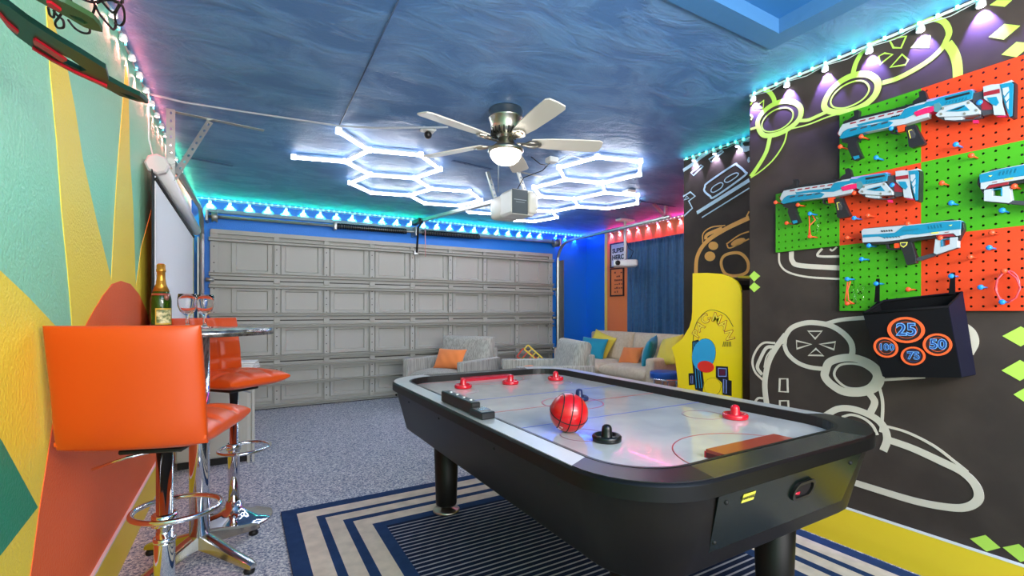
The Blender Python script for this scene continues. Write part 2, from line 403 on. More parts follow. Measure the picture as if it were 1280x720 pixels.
strokes(XC, [
 I_+([(108,545),(110,500),(150,470),(215,462)], .012, False), I_+([(122,528),(130,505),(200,475)], .034, False),
 I_+([(75,700),(82,610),(125,540),(210,482),(328,425)], .042, False),
 I_+([(195,640),(215,602),(280,592),(320,630),(318,680),(270,700),(215,690)], .028, True), I_+([(220,550),(280,508),(328,490)], .012, False), I_+([(222,552),(240,568),(328,525)], .012, False), I_+([(328,395),(315,420)], .012, False),
], amber, wn)
def disc(cx, cy, rx, ry, ang=0, n=22):
    a = R(ang); return [(cx+rx*math.cos(t)*math.cos(a)-ry*math.sin(t)*math.sin(a), cy+rx*math.cos(t)*math.sin(a)+ry*math.sin(t)*math.cos(a)) for t in [2*math.pi*i/n for i in range(n)]]
fills(XC, [I_+(disc(158,558,23,20),), I_+(disc(142,608,25,23),), I_+(disc(276,540,36,15,-22),)], amber, wn)
# ------------------------------------------------------------------ garage door
YD = 6.44
door = bpy.data.objects.new('door_1', None); COL.objects.link(door); door.location = (2.09, YD, 0); door['kind'] = 'structure'
xs = [-.31, .373, .948, 1.528, 2.09, 2.667, 3.236, 3.807, 4.49]; zs = [0.012, .575, 1.083, 1.56, 2.15]
gdark = mat('door_gap', '#2d2d2b', .7)
for r in range(4):
    z0, z1 = zs[r], zs[r+1]
    for c in range(8):
        x0, x1 = xs[c], xs[c+1]
        m = MB(); ix0, ix1, iz0, iz1 = x0+.045, x1-.045, z0+.075, z1-.075
        if c == 0: ix0 = x0+.2
        if c == 7: ix1 = x1-.2
        rings = [(x0,x1,z0,z1,0), (ix0,ix1,iz0,iz1,0), (ix0+.006,ix1-.006,iz0+.006,iz1-.006,.012), (ix0+.05,ix1-.05,iz0+.045,iz1-.045,.012), (ix0+.06,ix1-.06,iz0+.055,iz1-.055,0)]
        vs = []; fs = []
        for a, b, e, f, y in rings: vs += [(a, YD+.04-y*1.5, e), (b, YD+.04-y*1.5, e), (b, YD+.04-y*1.5, f), (a, YD+.04-y*1.5, f)]
        for k in range(4):
            for q in range(4): fs.append((k*4+q, k*4+(q+1) % 4, k*4+4+(q+1) % 4, k*4+4+q))
        fs.append((16,17,18,19)); o_ = len(vs); vs += [(x0,YD+.05,z0),(x1,YD+.05,z0),(x1,YD+.05,z1),(x0,YD+.05,z1)]; fs.append((o_+3,o_+2,o_+1,o_)); fs += [(q, o_+q, o_+(q+1) % 4, (q+1) % 4) for q in range(4)]
        m.add(vs, fs); m.build('door_panel', greym, door, world=True)
    for c in range(9):
        w = .028; x = xs[c]
        if c == 0: x += .03; 
        if c == 8: x -= .03
        if c in (0, 8): w = .038
        m = MB().box(x-w, x+w, YD-.004, YD+.02, z0+.01, z1-.01).build('door_stile', greym, door, world=True)
        MB_ = MB()
        for zz in (z0+.1, z0+.2, z1-.2, z1-.1): MB_.cyl((x, YD-.008, zz), (x, YD, zz), .007, n=6)
        MB_.build('bolt', gdark, m, world=True)
    # section rails and reinforcing struts
    for (a, b, y) in ((z0+.003, z0+.045, .0), (z1-.045, z1-.003, .0)):
        MB().box(-.31, 4.49, YD+y, YD+.03, a, b).build('door_rail', greym, door, world=True)
for zc in (.03, .30, .517, .627, 1.012, 1.155, 1.488, 1.628, 2.03):
    m = MB(); 
    m.plate([[(-.33, YD-.003, zc-.022), (-.33, YD-.05, zc-.016), (-.33, YD-.05, zc-.010), (-.33, YD-.012, zc-.006), (-.33, YD-.012, zc+.012), (-.33, YD-.05, zc+.016), (-.33, YD-.05, zc+.022), (-.33, YD-.003, zc+.024)]], (4.84, 0, 0))
    m.build('door_strut', greym, door, world=True)
MB().box(-.31, 4.49, YD-.012, YD+.03, 2.10, 2.15).build('door_rail', greym, door, world=True)
m = MB()
for r in range(1, 4):
    for c in range(8): m = MB().box(xs[c]+.035, xs[c+1]-.035, YD-.006, YD-.001, zs[r]-.006, zs[r]+.006).build('joint_strip', gdark, door, world=True)
    for c in range(1, 8): MB().box(xs[c]-.035, xs[c]+.035, YD-.02, YD, zs[r]-.03, zs[r]+.03, bev=.004).build('hinge', greym, door, world=True)
    for x in (-.33, 4.51): MB().cyl((x-.03, YD-.03, zs[r]), (x+.05, YD-.03, zs[r]), .022).build('roller', steel, door, world=True)
MB().box(-.31, 4.49, YD-.01, YD+.03, 0, .014).build('bottom_seal', dark, door, world=True)
MB().box(4.36, 4.5, YD-.05, YD-.005, .94, .965).build('slide_bolt', steel, door, world=True)

# spring bar over the door
sp = thing('torsion_spring_bar', 'long steel torsion spring bar over the grey garage door', 'spring bar', (2.1, 6.36, 2.29))
MB().cyl((-.34, 6.36, 2.28), (4.56, 6.36, 2.33), .018, n=10).build('shaft', steel, sp, world=True)
MB().box(-.34, 4.6, 6.44, 6.5, 2.345, 2.385).build('mounting_rail', mat('teal_painted_rail', '#7fa5b0', .5), sp, world=True)
def spring(x0, x1):
    n = int((x1-x0)/.018); pts = []
    for i in range(n*8+1):
        a = i*math.pi/4; x = x0+(x1-x0)*i/(n*8); zc = 2.28+.05*(x+.36)/4.98
        pts.append((x, 6.36+.036*math.cos(a), zc+.036*math.sin(a)))
    MB().tube(pts, .006, 4).build('coil_spring', dark, sp, world=True)
spring(1.04, 1.98); spring(2.2, 3.1)
for x, z in ((-.345, 2.28), (2.1, 2.305), (4.57, 2.33)): MB().box(x-.012, x+.012, 6.3, 6.5, z-.06, z+.07, bev=.004).build('bracket', steel, sp, world=True)
for x, z in ((-.27, 2.28), (4.5, 2.33)):
    MB().lathe([(.03, -.03), (.065, -.028), (.05, 0), (.065, .028), (.03, .03)], 20, T=TR(x, 6.36, z, ry=90)).build('cable_drum', steel, sp, world=True)
MB().box(1.02, 1.06, 6.31, 6.41, 2.24, 2.34, bev=.01).build('winding_cone', steel, sp, world=True)

# door tracks
def track(name, lab, X, ys, ze, zy, side):
    t = thing(name, lab, 'door track', (X, ys, 0), group='garage door tracks')
    path = [(X, 6.43, 0.0), (X, 6.43, zy-.33)] + [(X, 6.43-.33*(1-math.cos(a)), zy-.33+.33*math.sin(a)) for a in [i*math.pi/12 for i in range(1, 7)]] + [(X, ys, ze)]
    m = MB(); m.tube(path, .024, 6, smooth=False); m.build('rail', steel, t, world=True)
    m = MB(); m.box(X-.006+side*.03, X+.006+side*.03, 6.30, 6.5, 0, zy-.3); m.build('angle_bracket', steel, t, world=True)
    return t
def perforated(name, p0, p1, w, parent, m=steel, holes=True):
    p0 = Vector(p0); p1 = Vector(p1); L = (p1-p0).length; ax = (p1-p0).normalized()
    sd = ax.cross(Vector((0,1,0))) if abs(ax.z) > .3 else ax.cross(Vector((0,0,1)))
    if sd.length < .1: sd = Vector((1,0,0))
    sd.normalize(); n = sd.cross(ax).normalized()
    mb = MB(); o = [p0-sd*w/2, p0+sd*w/2, p1+sd*w/2, p1-sd*w/2]; hs = []
    k = max(int(L/.05), 1)
    for i in range(k):
        c = p0+ax*(L*(i+.5)/k); hs.append([c+sd*.007*math.cos(q)+ax*.011*math.sin(q) for q in [j*math.pi/3 for j in range(6)]])
    mb.plate([o]+(hs if holes else []), n*.003)
    if abs(ax.z) > .3: mb.plate([[p0+sd*w/2, p0+sd*w/2+n*w*.8, p1+sd*w/2+n*w*.8, p1+sd*w/2]], sd*.003)
    return mb.build(name, m, parent, world=True)
tl = track('door_track', 'steel garage door track running over the white roll-down screen on the left', -.395, 3.72, 2.17, 2.33, -1)
tr_ = track('door_track', 'steel garage door track curving beside the blue wall toward the curtain', 4.6, 4.04, 2.37, 2.34, 1)
perforated('hanger_post', (-.40, 3.75, 2.05), (-.40, 3.75, 2.515), .045, tl); perforated('hanger_brace', (-.385, 3.77, 2.07), (-.19, 3.85, 2.51), .035, tl)
perforated('hanger_strap', (-.40, 3.8, 2.515), (.14, 3.87, 2.515), .04, tl)
perforated('hanger_post', (4.6, 4.1, 2.37), (4.6, 4.1, 2.52), .035, tr_); perforated('hanger_brace', (4.58, 4.1, 2.39), (4.38, 4.1, 2.52), .03, tr_)
perforated('hanger_strap', (4.0, 4.1, 2.515), (4.75, 4.1, 2.515), .035, tr_, mat('blue_strut', '#2a4f80', .5))
tag(perforated('ceiling_strut', (-.44, 4.81, 2.5), (-.07, 4.9, 2.5), .045, None, mat('blue_strut', '#2a4f80', .5)), 'short blue painted steel strut on the ceiling above the roll-down screen', 'strut')
bm_ = MB().box(-.49, -.34, 6.3, 6.44, .01, 2.1)
# ------------------------------------------------------------------ roll-down screen on left wall
sc = thing('projection_screen', 'white roll-down projection screen hanging on the left wall', 'screen', (-.44, 4.7, 0))
MB().box(-.447, -.443, 3.46, 5.93, .5, 2.0).build('screen_fabric', mat('screen_white', '#f6f6f7', .7), sc, world=True)
MB().box(-.452, -.448, 3.38, 6.0, .45, 2.02).build('black_border', mat('screen_black', '#0d0d0d', .7), sc, world=True)
MB().box(-.449, -.442, 5.93, 6.0, .45, 2.0).build('screen_edge', mat('yellow_edge', '#d8cf3a', .6), sc, world=True)
MB().cyl((-.43, 3.46, 2.06), (-.43, 6.05, 2.06), .048, n=16).build('roller_case', white, sc, world=True)
MB().lathe([(.001, -.035), (.05, -.035), (.06, -.02), (.06, .02), (.05, .03), (.001, .03)], 8, T=TR(-.43, 3.43, 2.06, rx=90), smooth=False).build('end_cap', mat('end_cap_plastic', '#d6cfcd', .4), sc, world=True)
MB().cyl((-.44, 3.46, 1.98), (-.44, 5.95, 1.98), .012, n=8).build('bottom_bar', mat('dark_slot', '#262626', .5), sc, world=True)
MB().tube([(-.47, 3.42, 2.5), (-.47, 3.42, 2.2), (-.45, 3.44, 2.1)], .004, 6).build('cord', white, sc, world=True)

# ------------------------------------------------------------------ string lights and led strips
puckm = mat('puck_white', '#f2f2f2', .3)
def lens(c, n, s=9): return mat('lens_'+n, '#ffffff', .3, emit=c, es=s)
def string_light(name, lab, p0, p1, step, inward, color, energy, lensm, group, shape_angle=78, first=0.1, zoff=-.038, skip=()):
    """row of clip-on puck lights; inward = unit vector from the wall into the room"""
    p0 = Vector(p0); p1 = Vector(p1); ax = (p1-p0); L = ax.length; ax.normalize(); inn = Vector(inward)
    t = thing(name, lab, 'string lights', p0 + Vector((0,0,0)), group=group)
    tilt = Vector((-inn.x*.6, -inn.y*.6, -1)).to_track_quat('-Z', 'Y').to_euler()
    n = int((L-first)/step)+1; pts = []
    for i in range(n):
        c = p0 + ax*(first+i*step) + inn*.021 + Vector((0,0,zoff))
        if i in skip: continue
        k = MB(); k.lathe([(.001,.018), (.012,.018), (.016,.008), (.017,-.008), (.013,-.008)], 10, c=c)
        b = k.build('puck', puckm, t, world=True)
        MB().lathe([(.001,-.009), (.0135,-.0085)], 10, c=c).build('lens', lensm, b, world=True)
        light('puck_lamp', 'SPOT', c + Vector((0,0,-.016)), energy, color, tilt, t, spot_size=R(shape_angle), spot_blend=.2, shadow_soft_size=.008)
        pts += [c + Vector((0,0,.02)), c + ax*step/2 + Vector((0,0,.012)) - inn*.015]
    MB().tube(pts, .0025, 4).build('wire', mat('light_wire', '#c9ccc8', .5), t, world=True)
    return t
def led_strip(name, lab, p0, p1, inward, cols, aim, power, tape='#d5dbd8', pitch=.066, ledc='#38e8c8', es=6):
    p0 = Vector(p0); p1 = Vector(p1); ax = p1-p0; L = ax.length; ax.normalize(); inn = Vector(inward)
    t = thing(name, lab, 'led strip', p0)
    c = (p0+p1)/2
    m = MB(); a = p0+Vector((0,0,-.018)); m.plate([[a, a+Vector((0,0,.012)), p1+Vector((0,0,-.006)), p1+Vector((0,0,-.018))]], inn*.004)
    m.build('tape', mat('led_tape'+tape, tape, .5), t, world=True)
    m = MB(); n = int(L/pitch)
    for i in range(n):
        q = p0+ax*(i+.5)*pitch+inn*.006+Vector((0,0,-.014)); m.box(q.x-.005, q.x+.005, q.y-.005, q.y+.005, q.z-.004, q.z+.012)
    o = m.build('led_dots', mat('led_'+ledc, '#ffffff', .3, emit=ledc, es=es), t, world=True); o['kind'] = 'stuff'
    for (f0, f1, col, pw) in cols:
        q0, q1 = p0+ax*L*f0, p0+ax*L*f1; mid = (q0+q1)/2+inn*.03+Vector((0,0,-.04)); ln = (q1-q0).length
        d = (inn*aim[0]+Vector((0,0,aim[1]))).normalized()
        rot = Matrix((ax, d.cross(ax)*-1 if False else (-d).cross(ax), -d)).transposed().to_euler()
        light('strip_lamp', 'AREA', mid, pw*ln*.32, col, rot, t, shape='RECTANGLE', size=ln*.98, size_y=.015)
    return t
G = 'puck string lights along the ceiling edge'
GREEN, BLUEC, PINK, VIO = (.35, 1, .55), (.12, .25, 1), (1, .12, .5), (.30, .2, 1)
LG, LB, LP, LV, LR = lens('#d8ffd0', 'green', 14), lens('#a0b8ff', 'blue', 14), lens('#ffb0e0', 'pink', 12), lens('#e8e0ff', 'cool', 16), lens('#ffc0b8', 'rose', 12)
string_light('string_light', 'green glowing puck lights above the grey garage door', (-.42, YB, CEIL-.01), (4.45, YB, CEIL-.01), .2, (0,-1,0), (.4,1,.6), 24, LG, G, shape_angle=96)
string_light('string_light', 'blue glowing puck lights above the blue corner wall', (4.5, YB, CEIL-.01), (5.2, YB, CEIL-.01), .2, (0,-1,0), BLUEC, 7, LB, G)
string_light('string_light', 'pink glowing puck lights above the dark blue curtain', (XF, 5.95, CEIL-.01), (XF, 2.9, CEIL-.01), .2, (-1,0,0), PINK, 5, LP, G)
string_light('string_light', 'cool violet puck lights above the green controller mural and pegboards', (XR, 1.73, CEIL-.01), (XR, .1, CEIL-.01), .2, (-1,0,0), VIO, 16, LV, G, first=.02)
string_light('string_light', 'cool white puck lights above the alcove mural behind the yellow arcade cabinet', (XC, 2.68, CEIL-.01), (XC, 1.8, CEIL-.01), .2, (-1,0,0), (.7,.62,1), 5, LV, G, first=.03)
string_light('string_light', 'rose glowing puck lights along the top of the mint left wall', (XL, 1.3, CEIL-.01), (XL, 6.4, CEIL-.01), .2, (1,0,0), (1,.1,.13), 3.5, LR, G, shape_angle=95)
TEALL = (.05, .9, .75)
led_strip('led_strip', 'teal led strip at the ceiling edge above the garage door', (XL, YB, CEIL), (XF, YB, CEIL), (0,-1,0), [(0,.5,(.0,.8,.4),3.5), (.5,.78,(.0,.6,.7),4), (.78,1,(.02,.1,1),9)], (.8, .6), 1)
led_strip('led_strip', 'pale led strip at the ceiling edge above the curtain', (XF, YB, CEIL), (XF, YC2, CEIL), (-1,0,0), [(0,.14,(.05,.1,1),6), (.14,1,(1,.03,.35),4)], (.8, .6), 1, tape='#d9d6cc', ledc='#e8e2d0', es=1.5)
led_strip('led_strip', 'teal led strip at the ceiling edge above the pegboards', (XR, YC1, CEIL), (XR, -.3, CEIL), (-1,0,0), [(0,1,TEALL,1.6)], (.8, .6), 1)
led_strip('led_strip', 'teal led strip at the ceiling edge above the alcove', (XC, YC2, CEIL), (XC, YC1, CEIL), (-1,0,0), [(0,1,TEALL,1.4)], (.8, .6), 1)
led_strip('led_strip', 'teal and rose led strip at the ceiling edge above the left wall', (XL, YN, CEIL), (XL, YB, CEIL), (1,0,0), [(.40,.78,(1,.2,.22),1.8), (.78,1,(.1,.9,.35),2)], (.8, .6), 1, pitch=.14, ledc='#20c8d0', es=3, tape='#f2b8b4')

# ------------------------------------------------------------------ hexagon ceiling light
ZH = 2.475; A = .405
def dv(a): return Vector((math.cos(R(a))*A, math.sin(R(a))*A, 0))
e1, e2, e3 = dv(-14), dv(46), dv(106)
v = {}
v['C'] = Vector((.88,3.80,ZH)); v['B'] = v['C']+e3; v['A'] = v['B']-e1; v['D'] = v['C']-e2; v['E'] = v['C']+e1; v['F'] = v['E']+e2; v['G'] = v['F']+e3
v['H'] = v['G']-e1; v['I'] = v['H']+e3; v['J'] = v['I']+e2; v['K'] = v['J']+e1; v['L'] = v['K']-e3; v['M'] = v['L']+e1; v['N'] = v['K']+e2; v['O'] = v['N']+e1
v['Q'] = v['O']-e3; v['R'] = v['O']+e2; v['S'] = v['R']+e1; v['T'] = v['S']+e2; v['T2'] = v['T']+e1; v['T3'] = v['T2']-e3; v['T4'] = v['T3']-e2; v['T5'] = v['T4']-e1
v['n'] = v['T4']-e3; v['i'] = v['n']-e2; v['h'] = v['i']-e1; v['g'] = v['h']-e2; v['f'] = v['g']-e3; v['a'] = v['f']-e2; v['b'] = v['a']-e3; v['c'] = v['b']+e1; v['d'] = v['c']+e2
v['e'] = v['d']+e3; v['j'] = v['e']+e2; v['k'] = v['j']+e1; v['l'] = v['k']+e2; v['m'] = v['l']+e3; v['p'] = v['h']+e3
E = 'A B,B C,C D,C E,E F,F G,G H,B H,H I,I J,J K,K L,G L,L M,K N,N O,O Q,M Q,O R,R S,S T5,T5 T4,T4 T3,T3 T2,T2 T,T S,T5 p,p h,a b,b c,c d,d e,e f,f a,f g,g h,h i,i j,j e,j k,k l,l m,m n,n i,n T4'.split(',')
hx = thing('hexagon_ceiling_light', 'glowing white honeycomb tube light fixed across the blue ceiling', 'ceiling light', (2.2, 4.3, ZH))
tubem = mat('glowing_tube', '#ffffff', .4, emit='#f4f6ff', es=16); clip = mat('tube_connector', '#cfd4dc', .4)
for s in E:
    a, b = s.split(); a, b = v[a], v[b]; d = (b-a).normalized(); sd = Vector((-d.y, d.x, 0))
    q = [a+d*.02, b-d*.02]
    T = Matrix.Translation((a+b)/2) @ Matrix.Rotation(math.atan2(d.y, d.x), 4, 'Z'); L = (b-a).length-.04
    o = MB().box(-L/2, L/2, -.0105, .0105, -.010, .012, T=T, bev=.0085).build('light_tube', tubem, hx, world=True)
    MB().box(-L/2, L/2, -.009, .009, .012, .026, T=T).build('tube_backing', clip, o, world=True)
for p in v.values(): MB().lathe([(.001,.028), (.022,.028), (.024,-.011), (.001,-.011)], 12, c=p).build('connector', mat('tube_node', '#e6ebf5', .4, emit='#dfe8ff', es=2.0), hx, world=True)

# ------------------------------------------------------------------ ceiling fan
FX, FY = 1.5, 2.68
fan = thing('ceiling_fan', 'five-bladed brushed nickel ceiling fan with a lit glass bowl', 'ceiling fan', (FX, FY, CEIL))
MB().lathe([(.001,0), (.105,0), (.11,-.012), (.108,-.05), (.112,-.055), (.112,-.065), (.104,-.07), (.098,-.13), (.09,-.155), (.06,-.17), (.05,-.175), (.05,-.2), (.001,-.2)], 40, c=(FX,FY,CEIL)).build('motor_housing', nickel, fan, world=True)
m = MB()
for i in range(20):
    a = i*math.pi/10; m.box(.062, .098, -.004, .004, CEIL-.172, CEIL-.135, T=Matrix.Translation((FX,FY,0)) @ Matrix.Rotation(a, 4, 'Z'))
m.build('vent_fins', mat('vent_dark', '#3c3a36', .4, .8), fan, world=True)
MB().lathe([(.05,-.19), (.055,-.22), (.09,-.245), (.115,-.262), (.118,-.275), (.108,-.285), (.1,-.285)], 40, c=(FX,FY,CEIL)).build('light_fitter', nickel, fan, world=True)
MB().lathe([(.104,-.283), (.1,-.305), (.085,-.33), (.06,-.35), (.03,-.36), (.001,-.363)], 36, c=(FX,FY,CEIL)).build('glass_bowl', mat('lit_glass', '#ffffff', .3, emit='#fff4e0', es=14), fan, world=True)
blm = mat('fan_blade_white', '#d6cfc4', .4)
for i in range(5):
    a = -22 + 72*i
    T = Matrix.Translation((FX, FY, CEIL-.215)) @ Matrix.Rotation(R(a), 4, 'Z') @ Matrix.Rotation(R(-12), 4, 'X')
    out = [(.17,-.04), (.30,-.058), (.5,-.066), (.62,-.066), (.645,-.05), (.65,0), (.645,.05), (.62,.066), (.5,.066), (.30,.058), (.17,.04)]
    b = MB().plate([[T @ Vector((x,y,0)) for x, y in out]], T.to_3x3() @ Vector((0,0,.008))).build('blade', blm, fan, world=True)
    iron = MB(); iron.plate([[T @ Vector((x,y,-.004)) for x, y in [(.07,-.012),(.13,-.014),(.155,-.04),(.2,-.045),(.235,-.02),(.24,0),(.235,.02),(.2,.045),(.155,.04),(.13,.014),(.07,.012)]]], T.to_3x3() @ Vector((0,0,-.006)))
    iron.tube([T @ Vector(p) for p in ((.05,0,-.01),(.1,0,-.012),(.16,.025,-.01),(.21,.02,-.01),(.22,0,-.01),(.21,-.02,-.01),(.16,-.025,-.01),(.1,0,-.012))], .005, 6)
    iron.build('blade_iron', nickel, b, world=True)
MB().tube([(FX-.07, FY-.03, CEIL-.27), (FX-.072, FY-.03, CEIL-.56)], .0018, 5).build('pull_chain', steel, fan, world=True)

# ------------------------------------------------------------------ garage door opener
op = thing('garage_door_opener', 'white garage door opener with a grey control face hung from the ceiling', 'door opener', (2.2, 3.8, 2.06))
m = MB(); m.plate([[(2.08,3.62,2.09),(2.08,3.62,2.27),(2.10,3.62,2.295),(2.31,3.62,2.295),(2.33,3.62,2.27),(2.33,3.62,2.09),(2.31,3.62,2.07),(2.10,3.62,2.07)]], (0,.20,0))
m.build('body', mat('opener_white', '#dcdad2', .4), op, world=True)
MB().box(2.075, 2.335, 3.78, 4.04, 2.075, 2.285, bev=.045).build('lens_cover', mat('opener_lens', '#e8e4d8', .25, trans=.15), op, world=True)
MB().box(2.25, 2.345, 3.585, 3.63, 2.085, 2.28, bev=.03).build('lens_cover', mat('opener_lens', '#e8e4d8', .25), op, world=True)
fc = MB().box(2.09, 2.25, 3.61, 3.62, 2.075, 2.29).build('control_face', mat('opener_grey', '#4a5257', .45), op, world=True)
text_mesh('SECURITY+', .024, frame3((2.17, 3.608, 2.20), (1,0,0), (0,0,1)), mat('faint_print', '#aab2b5', .5), 'lettering', fc) if False else None
MB().box(2.105, 2.235, 3.607, 3.61, 2.196, 2.202).build('print_line', mat('faint_print', '#8f989c', .5), op, world=True)
MB().box(2.125, 2.215, 3.607, 3.61, 2.176, 2.18).build('print_line', mat('faint_print', '#8f989c', .5), op, world=True)
MB().box(2.165, 2.185, 4.02, 4.05, 2.2, 2.26).build('rail_socket', steel, op, world=True)
MB().box(2.15, 2.20, 0, 2.2, -.018, .018, T=Matrix.Translation((-.03, 4.03, 2.27)) @ Matrix.Rotation(R(4.6), 4, 'X')).build('drive_rail', steel, op, world=True)
MB().tube([(2.12, 6.1, 2.42), (2.12, 6.28, 2.35), (2.13, 6.36, 2.02)], .014, 6).build('door_arm', dark, op, world=True)
MB().box(2.09, 2.16, 6.16, 6.5, 2.42, 2.47).build('header_bracket', dark, op, world=True)
MB().box(2.09, 2.15, 6.36, 6.42, 1.99, 2.04).build('door_bracket', steel, op, world=True)
MB().tube([(2.14, 6.05, 2.41), (2.145, 6.05, 1.93)], .005, 6).build('release_cord', mat('pink_cord', '#d9a0a0', .6), op, world=True)
perforated('hanger_strap', (2.10, 3.95, 2.28), (2.02, 3.95, 2.52), .03, op); perforated('hanger_strap', (2.24, 3.63, 2.29), (2.14, 3.63, 2.52), .025, op, white)
MB().tube([(2.16, 3.66, 2.29), (2.2, 3.6, 2.4), (2.34, 3.5, 2.46), (2.36, 3.42, 2.51)], .004, 6).build('power_cord', dark, op, world=True)
o = perforated('ceiling_strut', tuple(U(565,201,Z=2.515)), tuple(U(615,212,Z=2.515)), .04, None, mat('blue_strut', '#2a4f80', .5)); tag(o, 'blue perforated ceiling strut behind the fan, left of the opener straps', 'strut')
o = perforated('ceiling_strut', tuple(U(640,213,Z=2.515)), tuple(U(676,221,Z=2.515)), .04, None, steel); tag(o, 'bare steel ceiling strut just right of the opener straps', 'strut')

# ceiling bits
cw = MB().tube([U(186,117,Z=2.505), U(230,128,Z=2.505), U(300,139,Z=2.505), U(425,157.5,Z=2.505), U(470,160,Z=2.505), U(560,159,Z=2.505)], .007, 6).build('ceiling_conduit', mat('conduit_grey', '#9aa3ad', .45)); tag(cw, 'thin grey conduit crossing the ceiling from the left wall toward the fan', 'conduit')
cw = MB().tube([U(500,-4,Z=2.512), U(424,157,Z=2.512)], .0035, 5).build('ceiling_cable', mat('cable_dark', '#30405a', .6)); tag(cw, 'thin dark cable running along the blue ceiling in front of the fan', 'cable')
cm_ = thing('ceiling_camera', 'small white security camera on the ceiling left of the fan motor', 'camera', U(535,161,Z=CEIL))
p = U(535,161,Z=CEIL)
MB().box(p.x-.05, p.x+.05, p.y-.04, p.y+.04, CEIL-.02, CEIL, bev=.006).build('mounting_plate', white, cm_, world=True); MB().sphere((p.x, p.y, CEIL-.045), .028).build('camera_eye', black, cm_, world=True)
p = U(690,197,Z=CEIL); jb = thing('junction_box', 'small white electrical box on the ceiling right of the fan', 'junction box', p)
MB().box(p.x-.045, p.x+.045, p.y-.04, p.y+.04, CEIL-.045, CEIL, bev=.006).build('box', white, jb, world=True)
MB().tube([p+Vector((0,0,-.03)), U(684,207,Z=2.46), U(675,205,Z=2.46), U(664,196,Z=2.49)], .004, 6).build('black_cord', dark, jb, world=True)
MB().tube([p+Vector((.04,0,-.03)), U(712,194,Z=2.5), U(734,200,Z=2.49)], .004, 6).build('white_cord', white, jb, world=True)
p = U(786,238,Z=CEIL); o = MB().box(p.x-.06, p.x+.06, p.y-.05, p.y+.05, CEIL-.03, CEIL, bev=.006).build('junction_box', white); tag(o, 'small white electrical box on the ceiling at the right end of the honeycomb light', 'junction box')

# ceiling projector
pj = thing('projector', 'white projector hanging from a ceiling pole before the curtain', 'projector', (4.8, 5.04, 1.9))
MB().cyl((4.8,5.04,1.95), (4.8,5.04,2.5), .022, n=12).build('pole', white, pj, world=True); MB().box(4.66, 4.94, 4.98, 5.1, 2.49, 2.52, bev=.008).build('ceiling_plate', white, pj, world=True)
T = TR(4.78, 5.02, 1.88, rz=-40)
b = MB().box(-.17, .17, -.12, .12, -.05, .05, T=T, bev=.03).build('body', white, pj, world=True)
MB().cyl(T @ Vector((-.11,-.115,0)), T @ Vector((-.11,-.135,0)), .035, n=16).build('lens_barrel', black, pj, world=True)
MB().tube([(4.8,5.0,1.93), (4.86,4.98,1.98), (4.9,4.98,2.06), (4.83,5.0,2.1), (4.81,5.02,2.2)], .005, 6).build('cable', dark, pj, world=True)

# posters and wall boxes
def framed(name, lab, cat, y0, y1, z0, z1, paper, frame, lines, tm):
    t = thing(name, lab, cat, (XF, (y0+y1)/2, z0))
    MB().plate([[(XF,y0,z0),(XF,y1,z0),(XF,y1,z1),(XF,y0,z1)], [(XF,y0+.02,z0+.02),(XF,y1-.02,z0+.02),(XF,y1-.02,z1-.02),(XF,y0+.02,z1-.02)]], (-.02,0,0)).build('frame', frame, t, world=True)
    MB().box(XF-.008, XF-.003, y0+.02, y1-.02, z0+.02, z1-.02).build('sheet', paper, t, world=True)
    for s, z, sz in lines: text_mesh(s, sz, frame3((XF-.009, (y0+y1)/2, z), (0,-1,0), (0,0,1)), tm, 'lettering', t, bold=.004)
a = U(763.5,305,X=XF); b = U(782,333,X=XF)
framed('framed_poster', 'white framed poster lettered SUPER HERO, above the orange one', 'poster', b.y-.03, a.y, b.z, a.z, white, black, [('SUPER', a.z-.13, .1), ('HERO', a.z-.24, .11)], black)
a = U(763.5,336,X=XF); b = U(780.5,370,X=XF)
pt = framed('framed_poster', 'orange framed poster with dark sketches, below the white one', 'poster', b.y, a.y, b.z, a.z, mat('poster_orange', '#f58b4a', .6), mat('frame_brown', '#3a1f1c', .5), [], black)
pm = mat('poster_print', '#8a3a22', .6); m = MB(); random.seed(2)
for r in range(6):
    for c in range(4):
        y = b.y+.04+c*.05; z = b.z+.06+r*.062
        if random.random() < .8: m.box(XF-.011, XF-.0085, y, y+random.uniform(.02,.04), z, z+random.uniform(.012,.03))
m.build('printed_marks', pm, bpy.data.objects['framed_poster.001'], world=True)['kind'] = 'stuff'
p = U(700,351,Y=YB); o = MB().box(p.x-.04, p.x+.05, YB-.05, YB, p.z-.07, p.z+.07, bev=.01).build('wall_control_box', white); tag(o, 'small white control box on the blue wall right of the garage door', 'control box')
p = U(696,366,Y=YB); o = MB().box(p.x-.03, p.x+.03, YB-.04, YB, p.z-.06, p.z+.05, bev=.01).build('wall_switch', white); tag(o, 'small white switch just below the control box by the garage door', 'switch')
